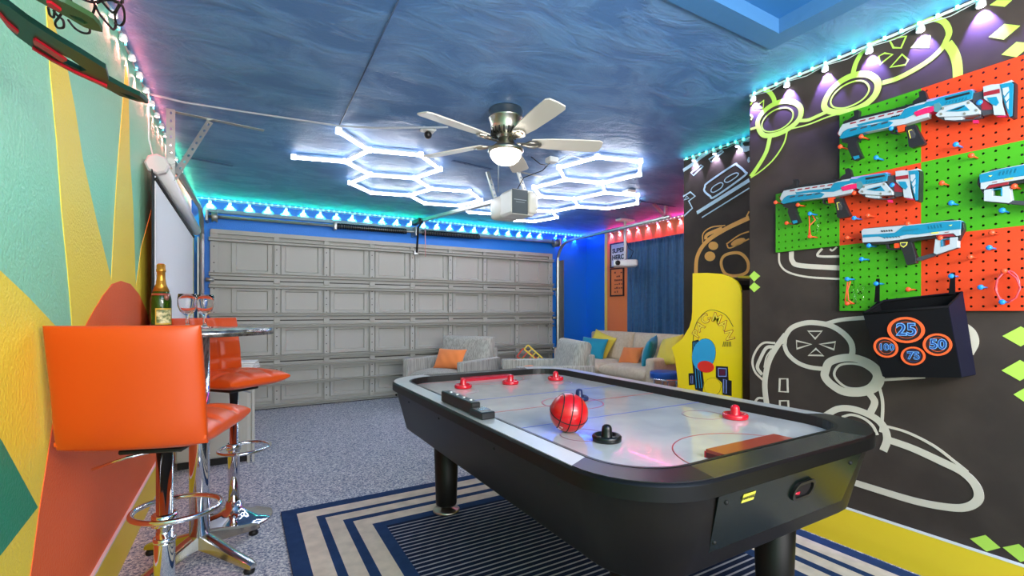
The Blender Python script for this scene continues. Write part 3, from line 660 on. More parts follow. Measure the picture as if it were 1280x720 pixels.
# ------------------------------------------------------------------ rug
GX = [U(u, v, Z=.01).x for u, v in ((351.5,642),(371,646),(395.8,648),(407,649),(428.6,652),(441.7,654),(466,657),(484,659))]
rx0, rx1, ry0, ry1 = GX[0], 2.63, .1, 3.08
def rug_mat():
    m = mat('rug_pattern', '#1f3a66', .95, spec=.1); nt = m.node_tree; b = nt.nodes['Principled BSDF']; N = nt.nodes.new; Lk = nt.links.new
    tc = N('ShaderNodeTexCoord'); sp = N('ShaderNodeSeparateXYZ'); Lk(tc.outputs['Object'], sp.inputs[0])
    def mth(op, a, b_=None):
        n = N('ShaderNodeMath'); n.operation = op
        for i, q in enumerate((a, b_)):
            if q is None: continue
            if isinstance(q, (int, float)): n.inputs[i].default_value = q
            else: Lk(q, n.inputs[i])
        return n.outputs[0]
    hx_, hy_ = (rx1-rx0)/2, (ry1-ry0)/2
    d = mth('MINIMUM', mth('SUBTRACT', hx_, mth('ABSOLUTE', sp.outputs[0])), mth('SUBTRACT', hy_, mth('ABSOLUTE', sp.outputs[1])))
    r = N('ShaderNodeValToRGB'); r.color_ramp.interpolation = 'CONSTANT'; sc_ = 1.0
    Lk(d, r.inputs[0]); e = r.color_ramp.elements
    navy, bei = lin('#2b4268'), lin('#dccdb9')
    offs = [g-GX[0] for g in GX[1:7]]
    e[0].position = 0; e[0].color = navy; e[1].position = offs[0]; e[1].color = bei
    for k in range(1, 6): q = e.new(offs[k]); q.color = navy if k % 2 else bei
    # ribbed inner field
    ln = mth('GREATER_THAN', mth('FRACT', mth('MULTIPLY', sp.outputs[1], 1/.036)), .72)
    inn = mth('GREATER_THAN', d, GX[7]-GX[0])
    mx = N('ShaderNodeMix'); mx.data_type = 'RGBA'; Lk(ln, mx.inputs[0]); mx.inputs[6].default_value = lin('#1d2740'); mx.inputs[7].default_value = lin('#a9a8b0')
    m2 = N('ShaderNodeMix'); m2.data_type = 'RGBA'; Lk(inn, m2.inputs[0]); Lk(r.outputs[0], m2.inputs[6]); Lk(mx.outputs[2], m2.inputs[7])
    ns = N('ShaderNodeTexNoise'); ns.inputs['Scale'].default_value = 14; ns.inputs['Detail'].default_value = 6; Lk(tc.outputs['Object'], ns.inputs['Vector'])
    hv = N('ShaderNodeHueSaturation'); Lk(m2.outputs[2], hv.inputs['Color']); Lk(mth('ADD', mth('MULTIPLY', ns.outputs['Fac'], .6), .7), hv.inputs['Value'])
    Lk(hv.outputs[0], b.inputs['Base Color'])
    n2 = N('ShaderNodeTexNoise'); n2.inputs['Scale'].default_value = 400; Lk(tc.outputs['Object'], n2.inputs['Vector'])
    bp = N('ShaderNodeBump'); bp.inputs['Strength'].default_value = .5; bp.inputs['Distance'].default_value = .004; Lk(n2.outputs['Fac'], bp.inputs['Height']); Lk(bp.outputs[0], b.inputs['Normal'])
    return m
o = MB().box(rx0, rx1, ry0, ry1, 0, .012).build('area_rug', rug_mat(), origin=((rx0+rx1)/2, (ry0+ry1)/2, 0)); tag(o, 'navy rug with cream striped border under the air hockey table', 'rug')

# ------------------------------------------------------------------ air hockey table
TX0, TX1, TY0, TY1, TZ = .765, 2.065, .755, 2.95, .78
RZ = .012
ah = thing('air_hockey_table', 'black air hockey table with silver rails and pale playing surface', 'game table', ((TX0+TX1)/2, (TY0+TY1)/2, RZ))
def rrect(x0, x1, y0, y1, r, n=10):
    out = []
    for cx, cy, a0 in ((x1-r, y0+r, -90), (x1-r, y1-r, 0), (x0+r, y1-r, 90), (x0+r, y0+r, 180)):
        for i in range(n+1):
            a = R(a0+90*i/n); out.append((cx+r*math.cos(a), cy+r*math.sin(a)))
    return out
def loft(rings, cap0=True, cap1=True, mb=None, smooth=True):
    mb = mb or MB(); n = len(rings[0]); vs = [p for r in rings for p in r]; fs = []
    for k in range(len(rings)-1):
        for i in range(n): j = (i+1) % n; fs.append((k*n+i, k*n+j, k*n+n+j, k*n+n+i))
    if cap0: fs.append(tuple(range(n))[::-1])
    if cap1: fs.append(tuple((len(rings)-1)*n+i for i in range(n)))
    return mb.add(vs, fs, smooth)
def ring(x0, x1, y0, y1, r, z): return [(x, y, z) for x, y in rrect(x0, x1, y0, y1, r)]
tb_blk = mat('table_black', '#120e0c', .4, vary=('#17120f', 8), spec=.3); tb_end = mat('table_end_black', '#0b1310', .25); alum = mat('aluminium_rail', '#c6c6c3', .33, .35); corner = mat('corner_cap', '#1f1e1e', .3, spec=.35)
def ins(a, z, rr=.26): return ring(TX0+a, TX1-a, TY0+a, TY1-a, max(rr-a, .02), z)
b = loft([ins(.09,.495), ins(.08,.505), ins(.02,.735)], True, False).build('apron', tb_blk, ah, world=True); smooth_all(b, 35)
m = loft([ins(.02,.73), ins(.0,.735), ins(.0,.772), ins(.006,.779), ins(.01,.7801)], False, False)
m = m.build('edge_band', mat('edge_rubber', '#0d0c0c', .4, spec=.3), ah, world=True); smooth_all(m, 35)
# rail top: ring plate between outer and inner outlines
IX0, IX1, IY0, IY1, IR = TX0+.085, TX1-.085, TY0+.1, TY1-.1, .2
def halfplate(zt, x0, x1, y0, y1): pass
outer = rrect(TX0+.008, TX1-.008, TY0+.008, TY1-.008, .252, 10); inner = rrect(IX0, IX1, IY0, IY1, IR, 10)
def railpart(idx, m, name, zt=.782):
    mb = MB(); vs = []; fs = []
    for i in idx:
        i %= 44; (a, b_), (c, d_) = outer[i], inner[i]
        vs += [(a, b_, .765), (a, b_, zt), (c, d_, zt), (c, d_, .742)]
    k = len(idx)
    for i in range(k-1):
        for q in range(3): fs.append((i*4+q, i*4+q+1, i*4+5+q, i*4+4+q))
    fs.append((0,1,2,3)); fs.append(((k-1)*4+3, (k-1)*4+2, (k-1)*4+1, (k-1)*4))
    return mb.add(vs, fs).build(name, m, ah, world=True)
def add_lines(o): return o
for c in range(4): smooth_all(railpart(list(range(c*11, c*11+11)), corner if c in (0, 3) else mat('corner_cap_light', '#bdbdba', .35), 'corner_cap'), 30)
for c in range(4): railpart([c*11+10, c*11+11], alum if c in (0, 2) else mat('end_rail', '#6b6a66', .22, .8), 'rail')
# inner bumper wall (black) and goal ends
m = MB(); n = 44; vs = [(x, y, z) for x, y in inner for z in (.742, .783)] + [(x, y, z) for x, y in rrect(IX0+.012, IX1-.012, IY0+.012, IY1-.012, IR-.012, 10) for z in (.742, .783)]
fs = []
for i in range(n):
    j = (i+1) % n; fs += [(88+2*i, 88+2*j, 89+2*j, 89+2*i), (2*i+1, 2*j+1, 89+2*j, 89+2*i)]
m.add(vs, fs).build('inner_bumper', black, ah, world=True)
PZ = .745
loft([ring(IX0+.005, IX1-.005, IY0+.005, IY1-.005, IR-.005, PZ-.012), ring(IX0+.005, IX1-.005, IY0+.005, IY1-.005, IR-.005, PZ)], smooth=False).build('playing_surface', mat('playfield', '#d0cdc8', .12, coat=.4, vary=('#bdbcbb', 4)), ah, world=True)
redl = mat('red_line', '#b5383c', .3); blul = mat('blue_line', '#3a4fae', .3); cx, cy = (TX0+TX1)/2, (TY0+TY1)/2
def mark(pts, w, m, closed=False): MB().stroke([(x, y, PZ+.0004) for x, y in pts], w, (0,0,1), .0006, closed, smooth=False).build('surface_line', m, ah, world=True)
def circ(x, y, r, a0=0, a1=360, n=40): return [(x+r*math.cos(R(a0+(a1-a0)*i/n)), y+r*math.sin(R(a0+(a1-a0)*i/n))) for i in range(n+1)]
mark([(IX0+.01, cy), (IX1-.01, cy)], .006, redl); mark(circ(cx, cy, .15)[:-1], .006, redl, True)
for yy in (cy-.3, cy+.3): mark([(IX0+.01, yy), (IX1-.01, yy)], .005, blul)
for yy, a in ((IY0+.02, 0), (IY1-.02, 180)):
    mark(circ(cx, yy, .27, a, a+180), .004, redl)
    mark([(IX0+.06, yy+(.03 if a == 0 else -.03)), (IX1-.06, yy+(.03 if a == 0 else -.03))], .004, redl)
for xx in (cx-.33, cx+.33):
    for yy in (IY0+.5, IY1-.42): mark(circ(xx, yy, .085)[:-1], .003, mat('faint_line', '#a06a7c', .3), True)
# goal boxes
gl = [U(903.5,566,Z=.762), U(967.6,549.5,Z=.762), U(990,556,Z=.762), U(924,573.5,Z=.762)]
gx0, gx1 = cx-.17, cx+.19
goalm = mat('goal_red', '#a23a2a', .3, coat=.4); goalr = mat('goal_bright_red', '#c01f35', .3)
g = MB().box(gx0, gx1, IY0-.01, IY0+.1, .762, .772).build('goal_cover', goalm, ah, world=True); MB().box(gx0, gx1, IY0+.03, IY0+.1, PZ, .762).build('goal_box', mat('goal_inside', '#5c1418', .4), ah, world=True)
MB().box(gx0, gx1, IY0+.1, IY0+.106, PZ, .765).build('goal_lip', goalr, ah, world=True)
g = MB().box(gx0, gx1, IY1-.09, IY1+.01, .752, .762).build('goal_cover', goalr, ah, world=True); MB().box(gx0, gx1, IY1-.096, IY1-.02, PZ, .752).build('goal_box', goalr, ah, world=True)
# near end panel with puck slot, label
ty = TY0+.02
def nf(x, z, o=0): # point on the near apron face
    return Vector((x, TY0+.017+.07*(.735-z)/.23 - o, z))
def oval(x, z, w, h, n=24, o=0):
    out = []
    for i in range(n):
        a = 2*math.pi*i/n; c, s_ = math.cos(a), math.sin(a)
        out.append(nf(x+(w/2-h/2)*(1 if c > 0 else -1)+h/2*c, z+h/2*s_, o))
    return out
MB().plate([[nf(TX0+.29,.725,.001), nf(TX1-.27,.725,.001), nf(TX1-.29,.515,.001), nf(TX0+.325,.515,.001)]], (0,-.004,0)).build('end_panel', tb_end, ah, world=True)
sx = U(1000,611,Y=TY0+.04)
o = MB().plate([oval(sx.x, sx.z, .115, .062, o=.004), oval(sx.x, sx.z, .095, .044, o=.004)], (0,-.01,0)).build('return_slot', black, ah, world=True)
MB().plate([oval(sx.x, sx.z, .096, .045, o=.006)], (0,.001,0)).build('slot_inside', mat('slot_dark', '#120606', .8), o, world=True)
MB().lathe([(.001,.0), (.02,.0), (.02,.006), (.001,.006)], 16, T=TR(sx.x-.02, TY0+.052, sx.z-.008, rx=12)).build('red_puck', goalr, ah, world=True)
lp = U(932.5,620.5,Y=TY0+.03); 
MB().plate([[nf(lp.x-.027, lp.z-.012, .006), nf(lp.x+.027, lp.z-.012, .006), nf(lp.x+.027, lp.z+.014, .006), nf(lp.x-.027, lp.z+.014, .006)]], (0,-.001,0)).build('maker_label', mat('label_yellow', '#d8cf48', .4), ah, world=True)
text_mesh('HARVARD', .0128, frame3(nf(lp.x, lp.z+.001, .0085), (1,0,0), (0,-.3,1)), black, 'label_lettering', ah, .0002, bold=.0002)
for yy in (TY0+.35, TY0+.75, TY0+1.3, TY0+1.75, TY0+2.0):
    for zz in (.70,): MB().sphere((TX0+.02+.07*(.735-zz)/.23, yy, zz), .006, 8).build('screw', dark, ah, world=True)
for xx, zz in ((TX0+.33,.70),(TX0+.33,.58),(TX1-.33,.70)): p = nf(xx, zz, .004); MB().sphere(p, .007, 8).build('screw', dark, ah, world=True)
for x, y in ((TX0+.29, TY1-.34), (TX1-.29, TY1-.34), (TX0+.31, TY0+.34), (TX1-.29, TY0+.30)):
    MB().lathe([(.001,.04), (.060,.04), (.062,.05), (.078,.54), (.001,.54)], 28, c=(x, y, RZ)).build('leg', mat('leg_black', '#141211', .42, spec=.3), ah, world=True)
    MB().lathe([(.001,0), (.078,0), (.08,.006), (.072,.014), (.03,.022), (.025,.042), (.001,.042)], 28, c=(x, y, RZ)).build('foot_plate', nickel, ah, world=True)
# scorer on the left rail
scr = thing('scorer', 'black electronic scorer box on the left rail of the hockey table', 'scoreboard', (TX0+.05, 1.8, .783))
MB().box(TX0+.03, TX0+.07, 1.70, 2.03, .783, .832, bev=.004).build('housing', black, scr, world=True)
MB().box(TX0+.025, TX0+.085, 1.6, 1.71, .783, .811, bev=.004).build('control_module', mat('module_black', '#1d1d1f', .3), scr, world=True)
MB().box(TX0+.03, TX0+.08, 1.63, 1.68, .811, .815, bev=.001).build('button_plate', mat('button_silver', '#b8bcc0', .2, .8), scr, world=True)
for k in range(4): MB().cyl((TX0+.05, 1.75+.07*k, .832), (TX0+.05, 1.75+.07*k, .836), .006, n=8).build('button', white, scr, world=True)

# pushers, puck and ball
def pusher(name, lab, u, v, m, r=.049):
    p = U(u, v, Z=PZ)
    t = thing(name, lab, 'pusher', (p.x, p.y, PZ+.001), group='air hockey pushers')
    MB().lathe([(.001,0), (r,0), (r+.002,.004), (r+.002,.016), (r-.003,.022), (r-.008,.020), (r-.01,.010), (.022,.010)], 28, c=t.location).build('base', m, t, world=True)
    MB().lathe([(.022,.009), (.019,.014), (.018,.04), (.016,.05), (.009,.056), (.001,.058)], 22, c=t.location).build('grip', m, t, world=True)
bpu = mat('pusher_black', '#101112', .3); navy = mat('pusher_navy', '#1b2450', .3)
pusher('air_hockey_pusher', 'red pusher nearest the left corner of the hockey table', 579, 485, redp)
pusher('air_hockey_pusher', 'red pusher in the middle of the far end of the hockey table', 638, 480, redp)
pusher('air_hockey_pusher', 'red pusher farthest right at the far end of the hockey table', 694.5, 475, redp)
pusher('air_hockey_pusher', 'lone red pusher near the right rail of the hockey table', 919, 523, redp)
pusher('air_hockey_pusher', 'black pusher in front of the red toy basketball', 758.5, 551, bpu)
pusher('air_hockey_pusher', 'navy pusher half hidden behind the red toy basketball', 724, 500, navy, .045)
p = U(711, 536, Z=PZ+.012); br_ = .072
bb = thing('toy_basketball', 'small red toy basketball with black seams on the hockey table', 'ball', (p.x, p.y, PZ+.001))
c = Vector((p.x, p.y, PZ+.001+br_))
o = MB(); o.lathe([(max(br_*math.sin(math.pi*i/24), 0), -br_*math.cos(math.pi*i/24)) for i in range(25)], 36, c=c); o.build('ball_skin', mat('ball_red', '#c40e16', .3, coat=.4, bump=(300, .2, 2, .001)), bb, world=True)
Tm = Matrix.Translation(c) @ Matrix.Rotation(R(-28), 4, 'Z') @ Matrix.Rotation(R(12), 4, 'Y') @ Matrix.Rotation(R(25), 4, 'X')
def seam(fn): MB().tube([Tm @ (Vector(fn(2*math.pi*i/48)).normalized()*br_) for i in range(48)], .002, 5, closed=True).build('seam', dark, bb, world=True)
seam(lambda a: (0, math.cos(a), math.sin(a))); seam(lambda a: (math.cos(a), math.sin(a), .0))
seam(lambda a: (.52+.0*a, .9*math.cos(a), math.sin(a))) ; seam(lambda a: (-.52, .9*math.cos(a), math.sin(a)))
MB().plate([[Tm @ (Vector(q).normalized()*(br_+.0012)) for q in ((-.35,-.75,-.25),(-.22,-.78,-.28),(-.30,-.65,-.62),(-.45,-.62,-.6))]], (0,-.0005,0)).build('tag', mat('tag_pale', '#f0c8c8', .5), bb, world=True)

# ------------------------------------------------------------------ bar stools
lea = mat('orange_leather', '#d95218', .34, coat=.15, bump=(150, .2, 3, .001)); leb = mat('orange_leather_back', '#c9480f', .36)
def stool(lab, loc, rz, trumpet=True, rest=.30):
    t = thing('bar_stool', lab, 'bar stool', loc, R(rz), 'orange bar stools')
    pad(.40, .41, .085, 3, 3, .015, 48, 5, T=TR(0, -.015, .812), dome=.012).build('seat', lea, t)
    # backrest: curved slab rising from the rear of the seat, quilted on its front
    mb = pad(.40, .37, .065, 3, 3, .014, 48, 4)
    vs = []
    for q in mb.v:
        x, h, th = q.x, q.y+.2, q.z            # h up, th forward
        lean = .02 + .05*(h/.4)**1.6; y = .185 + lean - th - .05*(x/.21)**2*.6
        if h < .1: y += -(.1-h)**2*1.0
        vs.append((x, y, .775+h))
    MB().add(vs, mb.f, True).build('backrest', leb, t)
    cyl = MB().lathe([(.001,.03), (.03,.03), (.03,.42), (.0305,.425), (.024,.426), (.024,.76), (.001,.76)], 24).build('column', chrome, t)
    MB().lathe([(.026,.425), (.0325,.425), (.0325,.44), (.026,.44)], 24).build('collar', chrome, cyl)
    MB().lathe([(.001,.0), (.2,0), (.203,.006), (.195,.014), (.14,.026), (.08,.045), (.045,.075), (.036,.11), (.001,.11)], 40).build('base', chrome, t)
    MB().box(-.09, .09, -.09, .09, .745, .76, bev=.004).build('seat_plate', black, t)
    pts = [(.135*math.cos(q)*(1 if abs(math.cos(q)) < .9 else .99), -.09+.125*math.sin(q)*(1 if math.sin(q) > 0 else .92), rest) for q in [2*math.pi*i/32 for i in range(32)]]
    MB().tube(pts, .0095, 10, closed=True).build('footrest', chrome, t)
    MB().lathe([(.031,-.02), (.037,-.018), (.037,.018), (.031,.02)], 20, c=(0,0,rest)).build('footrest_ring', chrome, t)
    MB().tube([(.0,.03,.74), (.08,.06,.73), (.17,.07,.70)], .005, 6).build('lift_lever', chrome, t)
    
    return t
stool('orange quilted bar stool nearest the camera, its smooth back turned to us', (-.225, 1.95, 0), 162, rest=.50)
stool('orange quilted bar stool facing us on the far side of the bistro table', (-.04, 3.13, 0), 40, rest=.42)

# ------------------------------------------------------------------ bistro table, bottle, glasses
px_, py_ = -.175, 2.68
bt = thing('bistro_table', 'tall round bistro table with chrome column between the orange stools', 'table', (px_, py_, 0))
MB().lathe([(.001,1.085), (.305,1.085), (.312,1.09), (.312,1.112), (.305,1.116), (.001,1.116)], 56, c=(px_,py_,0)).build('tabletop', mat('tabletop_speckle', '#6d6763', .15, vary=('#c9c5bf', 30)), bt, world=True)
MB().lathe([(.313,1.086), (.3155,1.086), (.3155,1.114), (.313,1.114)], 56, c=(px_,py_,0)).build('edge_trim', mat('pitted_metal_edge', '#b7b4b0', .25, .9, vary=('#77706a', 45)), bt, world=True)
MB().lathe([(.001,.1), (.042,.1), (.042,1.085), (.001,1.085)], 28, c=(px_,py_,0)).build('column', chrome, bt, world=True)
for a in (40, 135, 222, 313):
    T = TR(px_, py_, 0, rz=a)
    prof = [(.02,.035,.145,.08),(.1,.034,.12,.07),(.2,.03,.085,.05),(.30,.026,.058,.03),(.325,.02,.045,.025)]
    rings = []
    for x, w, z1, z0 in prof: rings.append([T @ Vector(q) for q in ((x,-w,z0),(x,w,z0),(x,w*.8,z1-.006),(x,w*.4,z1),(x,-w*.4,z1),(x,-w*.8,z1-.006))])
    l = smooth_all(loft(rings, smooth=False).build('leg', mat('polished_aluminium', '#c9c9c6', .15, 1), bt, world=True), 35)
    q = T @ Vector((.30,0,0)); MB().lathe([(.001,0), (.022,0), (.024,.012), (.012,.03), (.001,.03)], 14, c=q).build('foot', dark, l, world=True)
zt = 1.117
p = (-.325, 2.70, zt)
wb_ = thing('champagne_bottle', 'green champagne bottle with gold foil neck on the bistro table', 'bottle', p)
gglass = mat('green_glass', '#2f5a10', .05, trans=.55, ior=1.5)
MB().lathe([(.001,.004), (.036,0), (.0405,.004), (.0405,.13), (.037,.155), (.028,.18), (.019,.205), (.015,.23), (.0145,.27), (.001,.27)], 32, c=p).build('glass_body', gglass, wb_, world=True)
MB().lathe([(.033,.172), (.0205,.206), (.0165,.235), (.016,.262), (.0185,.264), (.0185,.276), (.017,.278), (.017,.296), (.012,.302), (.001,.302)], 32, c=p).build('foil', mat('gold_foil', '#b5832f', .35, .7, bump=(60, .6)), wb_, world=True)
def cylpatch(c, r, a0, a1, z0, z1, n=12):
    vs = []; fs = []
    for i in range(n+1):
        a = R(a0+(a1-a0)*i/n)
        for rr, z in ((r,z0),(r,z1)): vs.append((c[0]+rr*math.cos(a), c[1]+rr*math.sin(a), c[2]+z))
    for i in range(n): fs.append((2*i, 2*i+2, 2*i+3, 2*i+1))
    return MB().add(vs, fs, True)
cylpatch(p, .0412, -115, -15, .02, .095).build('label', mat('label_gold', '#c9a13c', .4), wb_, world=True)
cylpatch(p, .0416, -108, -22, .027, .088).build('label_sheet', mat('label_dark', '#5b6a38', .5, vary=('#d8cf9a', 60)), wb_, world=True)
MB().lathe([(.0345,.163), (.0365,.157), (.0375,.152), (.0355,.160)], 32, c=p).build('neck_band', mat('band_red', '#a33a2c', .4), wb_, world=True)
MB().sphere((p[0]+.022, p[1]-.026, p[2]+.145), .012, 12, sz=1.4).build('seal', mat('seal_bronze', '#8a5a4c', .35, .4), wb_, world=True)
clear = mat('clear_glass', '#ffffff', .02, trans=1, ior=1.28)
def goblet(lab, x, y):
    t = thing('wine_glass', lab, 'glass', (x, y, zt), group='wine glasses')
    prof = [(.001,.001), (.034,.001), (.035,.004), (.012,.010), (.0065,.022), (.009,.034), (.006,.046), (.009,.058), (.012,.064), (.030,.082), (.038,.105), (.0395,.13), (.036,.16), (.0345,.16), (.038,.13), (.036,.106), (.028,.085), (.001,.070)]
    MB().lathe(prof, 36, c=t.location).build('goblet_bowl_and_stem', clear, t, world=True)
    return t
for q, l in (((-.215, 2.60), 'clear goblet nearest the champagne bottle on the bistro table'), ((-.155, 2.70), 'clear goblet farther right on the bistro table, partly behind the other glass')):
    o = MB().lathe([(.001,.001), (.034,.001), (.035,.004), (.012,.010), (.0065,.022), (.009,.034), (.006,.046), (.009,.058), (.012,.064), (.030,.082), (.038,.105), (.0395,.13), (.036,.16), (.0345,.16), (.038,.13), (.036,.106), (.028,.085), (.001,.070)], 36, c=(q[0], q[1], zt)).build('wine_glass', clear)
    tag(o, l, 'glass', 'wine glasses')

# ------------------------------------------------------------------ low cabinet and what lies on it
cab = thing('storage_cabinet', 'pale grey storage cabinet with wooden top against the left wall', 'cabinet', (-.19, 4.4, 0))
cgm = mat('cabinet_grey', '#b4b6ae', .45); c0, c1, c2, c3 = -.43, .09, 4.25, 4.75
MB().box(c0, c1, c2+.02, c3, .06, .70, bev=.004).build('body', cgm, cab, world=True)
MB().box(c0, c1+.015, c2-.005, c3, .70, .725, bev=.004).build('wooden_top', mat('cabinet_wood', '#8a5a3c', .4, vary=('#a06f4c', 12)), cab, world=True)
MB().box(c0+.01, c1-.03, c2+.05, c3-.02, 0, .06).build('plinth', dark, cab, world=True)
d_ = MB().box(c0+.01, c1-.05, c2, c2+.018, .07, .69, bev=.003).build('door', mat('cabinet_door', '#a9aba2', .45), cab, world=True)
MB().sphere((c1-.075, c2-.018, .62), .016, 12).build('knob', white, d_, world=True)
for x in (c1-.035, c1-.002): MB().box(x-.018, x, c2-.001, c2+.02, .0, .7).build('post', cgm, cab, world=True)
pb = thing('paper_stack', 'stack of white slatted board game trays on the grey cabinet', 'tray stack', (.0, 4.42, .726))
for k in range(4):
    T = TR(-.03, 4.45, .734+k*.015, rz=-20+k*4)
    tr = MB().box(-.14, .14, -.1, .1, -.006, .006, T=T, bev=.002).build('tray', white, pb, world=True)
# small red box / black kick under stool
# ------------------------------------------------------------------ armchairs, sofa, cushions
def weave(n, c1, c2):
    m = mat(n, c1, .9, sheen=.2, spec=.2); nt = m.node_tree; b = nt.nodes['Principled BSDF']
    tc = nt.nodes.new('ShaderNodeTexCoord'); mp = nt.nodes.new('ShaderNodeMapping'); mp.inputs['Scale'].default_value = (90, 90, 7)
    ns = nt.nodes.new('ShaderNodeTexNoise'); ns.inputs['Scale'].default_value = 1; ns.inputs['Detail'].default_value = 3
    nt.links.new(tc.outputs['Object'], mp.inputs[0]); nt.links.new(mp.outputs[0], ns.inputs['Vector'])
    r = nt.nodes.new('ShaderNodeValToRGB'); e = r.color_ramp.elements; e[0].position = .4; e[0].color = lin(c1); e[1].position = .6; e[1].color = lin(c2)
    nt.links.new(ns.outputs['Fac'], r.inputs[0]); nt.links.new(r.outputs[0], b.inputs['Base Color'])
    return m
tweed = weave('grey_tweed', '#95968f', '#b7b7af'); sofam = mat('sofa_fabric', '#e6d4b8', .85, sheen=.3, spec=.2, vary=('#dcc8aa', 30))
def armchair(lab, loc, rz):
    t = thing('armchair', lab, 'armchair', loc, R(rz), 'grey tweed armchairs')
    for s in (-1, 1):
        # slanted side panel: high in front, lower behind
        x0 = s*.45; x1 = s*.36
        m = MB(); m.plate([[(x0,-.45,.03), (x0,.42,.03), (x0,.42,.60), (x0,-.45,.61)]], (x1-x0,0,0)); o = m.build('arm', tweed, t)
        md = o.modifiers.new('bevel', 'BEVEL'); md.width = .02; md.segments = 3; md.limit_method = 'ANGLE'
    MB().box(-.36, .36, -.42, .34, .1, .30, bev=.02).build('seat_base', tweed, t)
    pad(.72, .74, .17, 1, 1, 0, 20, 8, T=TR(0, -.08, .385), dome=.015).build('seat_cushion', tweed, t)
    pad(.80, .50, .19, 1, 1, 0, 20, 10, T=TR(0, .29, .62, rx=76), dome=.01).build('back_cushion', tweed, t)
    MB().box(-.40, .40, .36, .44, .1, .72, bev=.02).build('back_frame', tweed, t)
    for x in (-.38, .38):
        for y in (-.38, .36): MB().cyl((x, y, 0), (x, y, .04), .02).build('foot', black, t)
    return t
A1 = armchair('grey tweed armchair straight before the garage door, facing left', (2.33, 5.52, 0), -58.5)
A2 = armchair('grey tweed armchair seen from behind, between the table and the sofa', (3.06, 4.50, 0), 252)
def cushion(lab, loc, w, d, h, rot, m, grp='coloured throw cushions'):
    T = TR(0, 0, 0, rx=rot[0], ry=rot[1], rz=rot[2]); mb = pillow(w, d, h, T=Matrix.Translation(loc) @ T)
    o = mb.build('throw_cushion', m); tag(o, lab, 'cushion', grp); return o
co = mat('cushion_orange', '#f58a45', .8, sheen=.3, bump=(60, .2)); ct = mat('cushion_teal', '#1b9cba', .8, sheen=.3, bump=(60, .2)); cyw = mat('cushion_yellow', '#f0d94e', .8, sheen=.3, bump=(22, .7))
cushion('orange cushion on the seat of the armchair before the garage door', (2.25, 5.45, .60), .42, .27, .13, (62, 0, -58.5), co)
cushion('orange cushion lying on the armchair seen from behind', (2.78, 4.5, .50), .38, .27, .13, (20, 0, 250), co)
sf = thing('sofa', 'beige upholstered sofa along the orange wall under the curtain', 'sofa', (4.69, 5.05, 0), R(-90))
SW = 1.04
MB().box(-SW, SW, -.40, .42, .08, .30, bev=.02).build('base', sofam, sf)
for s in (-1, 1):
    MB().box(min(s*SW, s*(SW-.14)), max(s*SW, s*(SW-.14)), -.42, .42, .06, .62, bev=.035).build('arm', sofam, sf)
for i in range(2):
    x = (i-.5)*.88
    pad(.88, .68, .17, 1, 1, 0, 20, 8, T=TR(x, -.06, .385), dome=.015).build('seat_cushion', sofam, sf)
    pad(.88, .46, .18, 1, 1, 0, 20, 8, T=TR(x, .30, .66, rx=80), dome=.015).build('back_cushion', sofam, sf)
MB().box(-SW, SW, .34, .44, .06, .86, bev=.03).build('back', sofam, sf)
for x in (-.95, .95):
    for y in (-.34, .36): MB().cyl((x, y, 0), (x, y, .07), .025).build('foot', black, sf)
def sc_(lab, u, v, X, w, d, h, rot, m):
    p = U(u, v, X=X); return cushion(lab, p, w, d, h, rot, m)
sc_('yellow cushion behind the teal one at the left end of the sofa', 750, 432, 4.78, .42, .42, .13, (68, 18, -80), cyw)
sc_('large teal cushion at the left end of the sofa', 741, 435, 4.62, .42, .34, .13, (62, 4, -66), ct)
sc_('orange cushion in the middle of the sofa', 788, 445, 4.72, .34, .28, .12, (58, -3, -82), co)
sc_('teal cushion turned edge-on near the right end of the sofa', 812, 439, 4.66, .38, .38, .13, (72, 10, -150), ct)
sc_('yellow cushion against the right arm of the sofa', 836, 439, 4.58, .42, .40, .14, (64, -12, -104), cyw)

# colourful stacking toy behind the second armchair
ty_ = thing('lattice_toy', 'colourful plastic ladder lattice toy behind the armchair', 'toy', (3.2, 5.35, 0))
def ladder(c, L, w, n, ang, m, tilt):
    T = Matrix.Translation(c) @ Matrix.Rotation(R(-30), 4, 'Z') @ Matrix.Rotation(R(90-tilt), 4, 'X') @ Matrix.Rotation(R(ang), 4, 'Z')
    b = MB(); q = .009
    for y in (-w/2, w/2): b.box(-L/2, L/2, y-q, y+q, -q, q, T=T)
    for i in range(n+1): x = -L/2+L*i/n; b.box(x-q*.8, x+q*.8, -w/2, w/2, -q, q, T=T)
    return b.build('lattice_frame', m, ty_, world=True)
def at(u, v, Y): return U(u, v, Y=Y)
ladder(at(670,445,5.3), .36, .075, 5, -42, mat('toy_yellow', '#e8c81e', .35), 4); ladder(at(661,449,5.37), .30, .14, 4, -38, mat('toy_red', '#e0402c', .35), 0)
ladder(at(652,456,5.42), .16, .12, 2, 42, mat('toy_green', '#7ac832', .35), 0); ladder(at(672,456,5.36), .14, .1, 2, -30, mat('toy_purple', '#7a3f9a', .35), 0)
tb2 = MB().box(-.25, .25, -.2, .2, 0, .02)
MB().box(3.0, 3.4, 5.22, 5.5, .0, .46, bev=.01).build('toy_base', mat('toy_base_dark', '#2c2b2e', .5), ty_, world=True)

